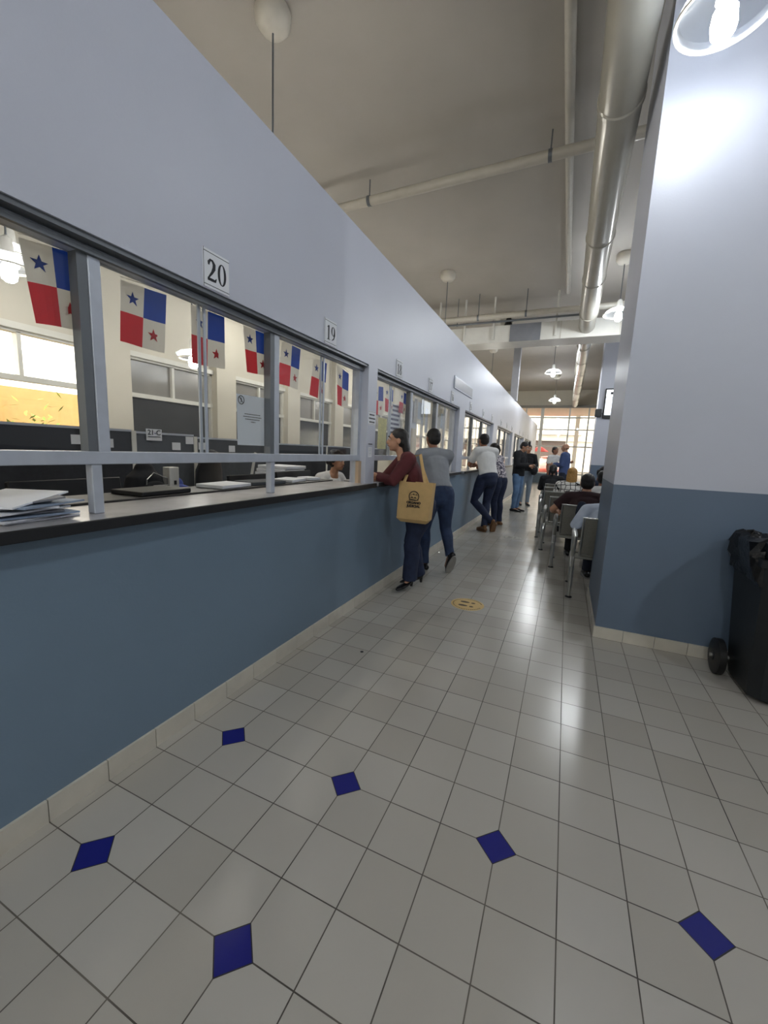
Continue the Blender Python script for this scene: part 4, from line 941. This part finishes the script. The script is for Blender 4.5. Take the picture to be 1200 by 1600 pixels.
mb = MB(); t = thing('office_desk', 'long grey office desk just behind the counter', 'desk', (-1.3, 1.2, 0))
MB().bbox(-1.8, -1.0, .3, 2.05, .71, .74, .004).build('desk_top', m_cubicg, t)
for yy in (.32, 1.95): MB().box(-1.75, -1.05, yy, yy+.03, 0, .71).build('desk_side', m_cubic, t)
# desk sheet 21-C
t = thing('desk_nameplate', 'small white card reading 21-C on top of the cubicle panel', 'sign', (-1.87, 1.86, 1.41))
MB().box(-1.873, -1.87, 1.75, 1.90, 1.345, 1.445).build('card', m_paper, t)
text('lettering', '21-C', .062, (-1.868, 1.825, 1.395), (0, 1, 0), (0, 0, 1), m_ink, t, .001, bold=.0006)
MB().box(-1.869, -1.868, 1.765, 1.885, 1.375, 1.381).build('print', m_ink, t)
# loose papers pinned to panels
rnd = random.Random(9)
for k, (y, z) in enumerate([(1.2, 1.33), (1.42, 1.31), (2.05, 1.30), (2.35, 1.31), (2.75, 1.29), (2.2, 1.36)]):
    o = MB().box(-1.875, -1.873, y-.045, y+.045, z-.035, z+.035).build('pinned_note', m_paper)
    tag(o, 'small white note pinned on the cubicle panels behind the glass', 'note', 'notes pinned to the cubicle panels')
# backpack
t = thing('backpack', 'black backpack on the desk behind the counter below the second flag', 'backpack', (-1.15, 1.2, .741))
mb = MB().loft([(-1.15, 1.2, .79), (-1.15, 1.2, .86), (-1.15, 1.2, 1.0), (-1.15, 1.2, 1.10), (-1.15, 1.2, 1.145)], [(.10, .145), (.11, .155), (.105, .145), (.09, .12), (.05, .07)], 20, (1, 0, 0))
remesh('pack_body', mb, m_blackc, .01, t)
mb = MB().loft([(-1.045, 1.2, .80), (-1.04, 1.2, .9), (-1.045, 1.2, 1.02)], [(.035, .1), (.045, .11), (.03, .09)], 16, (1, 0, 0)); remesh('front_pocket', mb, m_blackc, .01, t)
MB().tube([(-1.045, 1.13, .98), (-1.04, 1.14, 1.09), (-1.07, 1.21, 1.13), (-1.04, 1.29, 1.09), (-1.045, 1.30, .98)], .004, 6).build('zip', m_steel, t)
MB().tube([(-.995, 1.14, 1.0), (-.99, 1.15, 1.05), (-.99, 1.26, 1.05), (-.995, 1.27, 1.0)], .004, 6).build('zip', m_steel, t)
MB().tube([(-1.15, 1.16, 1.15), (-1.15, 1.17, 1.19), (-1.15, 1.23, 1.19), (-1.15, 1.24, 1.15)], .008, 6).build('handle', m_blackc, t)
t = thing('power_tower', 'white upright box with dark sockets beside the backpack', 'device', (-1.2, 1.44, .74))
MB().bbox(-1.13, -1.06, 1.325, 1.405, .74, 1.165, .004).build('casing', m_white, t)
for z in (.98, 1.04): MB().box(-1.06, -1.058, 1.36, 1.38, z, z+.03).build('socket', m_black, t)
mb = MB(); rr = random.Random(8)
for q in range(9): mb.ell((-1.25+rr.uniform(-.06, .06), 1.58+rr.uniform(-.08, .08), .86+rr.uniform(0, .19)-abs(q-4)*.01), (.07, .08, .06), 10)
tag(remesh('blue_jacket', mb, mat('royal_blue_cloth', (46, 66, 140), .8, bump=.5, bscale=20), .012, None), 'crumpled blue jacket on the desk right of the white upright box', 'jacket')
o = MB().bbox(-.64, -.367, -1.6, 2.40, 1.04, 1.074, .004).build('inner_shelf', m_black)
tag(o, 'long black inner shelf behind the pale counter top in the near window bank', 'shelf')
for k, (y, ww, dy, rz, mm) in enumerate(((1.28, .2, .28, .1, m_paper), (1.62, .2, .3, -.15, m_cubicg), (1.95, .18, .26, .2, m_paper), (2.22, .14, .14, -.1, m_paper), (.78, .22, .3, .05, m_black))):
    o = MB().bbox(-ww/2, ww/2, -dy/2, dy/2, 0, .022, .003, Matrix.Translation((-.50, y, 1.0745)) @ Matrix.Rotation(rz, 4, 'Z')).build('document_tray', mm)
    tag(o, ['white tray on the black inner shelf left of the second post', 'grey flat tray on the inner shelf beside the second post', 'white papers on the inner shelf right of the second post', 'small white papers at the right end of the inner shelf', 'black flat tray on the inner shelf below number 20'][k], 'tray')
# monitors whose tops show over the counter
for k, (y, z, l) in enumerate(((.62, 1.085, 'left of number 20'), (2.02, 1.06, 'below the pale blue notice'), (2.6, 1.07, 'below number 19'))):
    t = thing('computer_monitor', 'black computer monitor behind the counter, only its top edge showing, ' + l, 'monitor', (-.95, y, .74))
    Mm = Matrix.Translation((-.92, y, .92)) @ Matrix.Rotation(math.radians(-8), 4, 'Y')
    MB().bbox(-.015, .02, -.27, .27, -.15, z-.92+.04, .005, Mm).build('screen_housing', m_black, t)
    MB().box(-.95, -.90, y-.02, y+.02, .745, .85).box(-1.0, -.82, y-.1, y+.1, .74, .75).build('stand', m_black, t)
def office_chair(x, y, label, face):
    t = thing('office_chair', label, 'chair', (x, y, 0), 'office chairs behind the counter'); M = Matrix.Translation((x, y, 0)) @ Matrix.Rotation(face, 4, 'Z')
    mb = MB().loft([M @ V((0, -.2, .62)), M @ V((0, -.24, .85)), M @ V((0, -.24, 1.08)), M @ V((0, -.22, 1.2))], [(.17, .03), (.22, .035), (.21, .03), (.15, .025)], 18, M.to_3x3() @ V((1, 0, 0)))
    remesh('backrest', mb, m_black, .012, t)
    remesh('seat', MB().ell(M @ V((0, .02, .48)), (.24, .24, .05), 18), m_black, .012, t)
    MB().tube([(x, y, .08), (x, y, .46)], .025, 10).tube([M @ V((0, -.1, .46)), M @ V((0, -.26, .5)), M @ V((0, -.27, .8))], .018, 8).build('column', m_black, t)
    mb = MB()
    for a in range(5): mb.loft([(x, y, .1), (x+.28*math.cos(a*1.257), y+.28*math.sin(a*1.257), .05)], [.02, .015], 8)
    mb.build('base', m_black, t)
    for sx in (-.26, .26): MB().loft([M @ V((sx, -.05, .5)), M @ V((sx, -.05, .68)), M @ V((sx, .16, .69))], [.015, .015, .02], 8).build('armrest', m_black, t)
office_chair(-.98, .0, 'black office chair at far left behind the papers', yaw(1, 0))
office_chair(-1.5, 2.35, 'black office chair behind the counter below the second post', yaw(1, .2))
office_chair(-2.6, 4.6, 'dark office chair back seen through the glass of number 19', yaw(.2, 1))
# boxes/trays near clerk
for k in range(4):
    o = MB().bbox(-1.35, -1.0, 2.5, 2.83, 1.02+.034*k, 1.05+.034*k, .004, Matrix.Translation((.01*k, .008*k, 0))).build('paper_ream', m_paper)
    tag(o, ['lowest', 'second from bottom', 'third from bottom', 'topmost'][k] + ' of the white reams stacked left of the clerk', 'paper', 'white reams stacked left of the clerk')
t = thing('file_shelf', 'dark low shelf under the white reams behind the counter', 'shelf', (-1.2, 2.7, .74))
MB().box(-1.4, -.95, 2.45, 2.47, .74, 1.018).box(-1.4, -.95, 2.88, 2.9, .74, 1.018).box(-1.4, -.95, 2.45, 2.9, 1.0, 1.018).build('shelf_frame', m_cubic, t)
t = thing('leaning_board', 'thin white board leaning left of the stacked reams', 'board', (-1.3, 2.3, .74))
MB().box(-.004, .004, -.015, .015, 0, .55, Matrix.Translation((-1.25, 2.28, .74)) @ Matrix.Rotation(.25, 4, 'X').inverted()).build('board_edge', m_white, t)
# paper stack at the far left on the counter
rnd = random.Random(21)
pm = [m_paper, mat('newsprint', (198, 200, 206), .7, noise=.2, nscale=50), mat('blue_folder', (140, 156, 178), .6), mat('grey_folder', (120, 122, 128), .6)]
for k in range(9):
    M = Matrix.Translation((-.20+rnd.uniform(-.02, .02), .07+rnd.uniform(-.03, .03), ZK+.001+.0085*k)) @ Matrix.Rotation(rnd.uniform(-.5, .5), 4, 'Z') @ (Matrix.Rotation(.0 if k < 7 else .12, 4, 'X'))
    o = MB().box(-.12, .10, -.12, .12, 0, .006, M).build('paper_folder', pm[k % 4])
    tag(o, ['lowest', 'second', 'third', 'fourth', 'fifth', 'sixth', 'seventh', 'eighth', 'topmost'][k] + ' folder from the bottom of the untidy paper pile on the counter at far left' if k < 8 else 'topmost folder of the untidy paper pile on the counter at far left', 'folder', 'folders piled on the counter at far left')

# ------------------------------------------------------------------ outside
struct(MB().box(-60, 60, YF+.2, 90, -.15, -.05).box(-60, XO-.2, -30, YF+.2, -.15, -.05).build('ground', m_asph))
t = thing('canopy_roof', 'pale canopy ceiling outside beyond the far glass', 'canopy', (0, 26, 3.9))
MB().box(-8, 10, YF+.2, 29, 4.05, 4.2).build('canopy_slab', mat('canopy_peach', (244, 226, 204), .7), t)
for x in (-5, 1.9, 6): MB().box(x-.12, x+.12, 28.6, 28.84, -.05, 4.05).build('canopy_column', m_white, t)
t = thing('far_building', 'white building with a balcony band seen through the far glass', 'building', (1, 45, 0))
MB().box(-16, 1.2, 45, 55, 0, 3.0).build('lower_storey', mat('dark_shopfront', (96, 84, 80), .7), t)
MB().box(-16, 18, 44.5, 55, 3.0, 9).box(1.2, 18, 45, 55, 0, 3.0).build('upper_storey', mat('pale_render', (236, 232, 224), .8), t)
MB().box(-1.5, 2.6, 43.6, 44.5, 3.6, 4.5).build('balcony', mat('balcony_white', (240, 238, 232), .8), t)
MB().box(-1.2, 2.3, 44.45, 44.52, 4.7, 6.0).build('upper_window', mat('pale_window', (170, 176, 172), .3), t)
def car(x, y, m, label, face):
    t = thing('car', label, 'car', (x, y, -.05)); M = Matrix.Translation((x, y, -.05)) @ Matrix.Rotation(face, 4, 'Z')
    b = MB().loft([M @ V((0, -2.1, .55)), M @ V((0, -1.9, .6)), M @ V((0, -.9, .66)), M @ V((0, 1, .66)), M @ V((0, 1.9, .64)), M @ V((0, 2.1, .6))], [(.7, .22), (.82, .33), (.86, .38), (.86, .38), (.82, .34), (.72, .26)], 20, M.to_3x3() @ V((1, 0, 0)))
    b.build('car_body', m, t, True)
    b = MB().loft([M @ V((0, -1.0, .95)), M @ V((0, -.5, 1.15)), M @ V((0, .9, 1.17)), M @ V((0, 1.5, .98))], [(.7, .08), (.66, .3), (.66, .3), (.7, .1)], 20, M.to_3x3() @ V((1, 0, 0))); b.build('cabin_glass', m_carreflect, t, True)
    MB().loft([M @ V((0, -.45, 1.38)), M @ V((0, .85, 1.40))], [(.58, .07), (.58, .07)], 16, M.to_3x3() @ V((1, 0, 0))).build('car_roof', m, t, True)
    for sx in (-.8, .8):
        for sy in (-1.3, 1.3): MB().loft([M @ V((sx-.08, sy, .32)), M @ V((sx+.08, sy, .32))], [.32, .32], 20, dome=False).build('wheel', m_black, t, True)
    for sx in (-.55, .55): MB().ell(M @ V((sx, -2.12, .65)), (.15, .1, .08), 12, M.to_3x3()).build('headlight', m_paper, t, True)
    MB().box(-.35, .35, -2.27, -2.2, .45, .6, M).build('grille', m_black, t)
car(.35, 31, mat('car_paint_pink', (222, 120, 108), .25), 'pinkish red car with pale cabin parked facing the far glass', 0)
t = thing('sun_umbrella', 'red sun umbrella outside beyond the end of the left wall', 'umbrella', (-.2, 28, 0))
MB().lathe((-.2, 28, 1.68), [(.55, 0), (.56, .02), (.3, .2), (.02, .36)], 8, True).build('canopy', m_pink, t)
MB().tube([(-.2, 28, -.05), (-.2, 28, 2.05)], .03, 8).build('pole', m_steel, t)
# yard outside the office window at left
t = thing('amber_house', 'cream and amber wall outside the bright office window', 'building', (-9, 3.5, 0))
MB().box(-9.4, -9, -6, 5.6, 0, 2.3).build('garden_wall', m_amber, t)
MB().box(-9.2, -8.8, 1.5, 3.6, 0, 2.25).build('wall_panel', mat('brown_render', (176, 146, 110), .8), t)
t = thing('leafy_plant', 'yellow-green leafy shrub outside the office window', 'plant', (-8, 4.0, 0))
mb = MB(); rr = random.Random(6)
for q in range(160):
    c = V((-8+rr.gauss(0, .22), 3.95+rr.gauss(0, .22), 1.35+rr.gauss(0, .3))); M3 = Matrix.Rotation(rr.uniform(0, 6), 3, 'Z') @ Matrix.Rotation(rr.uniform(-1, 1), 3, 'X')
    mb.add([c + M3 @ V(p) for p in ((-.03, 0, 0), (0, .09, .01), (.03, 0, 0), (0, -.09, -.01))], [(0, 1, 2, 3)])
mb.build('foliage', m_green, t)
MB().tube([(-8, 3.95, -.05), (-8, 3.97, 1.3)], .04, 8).build('stem', m_brown, t)
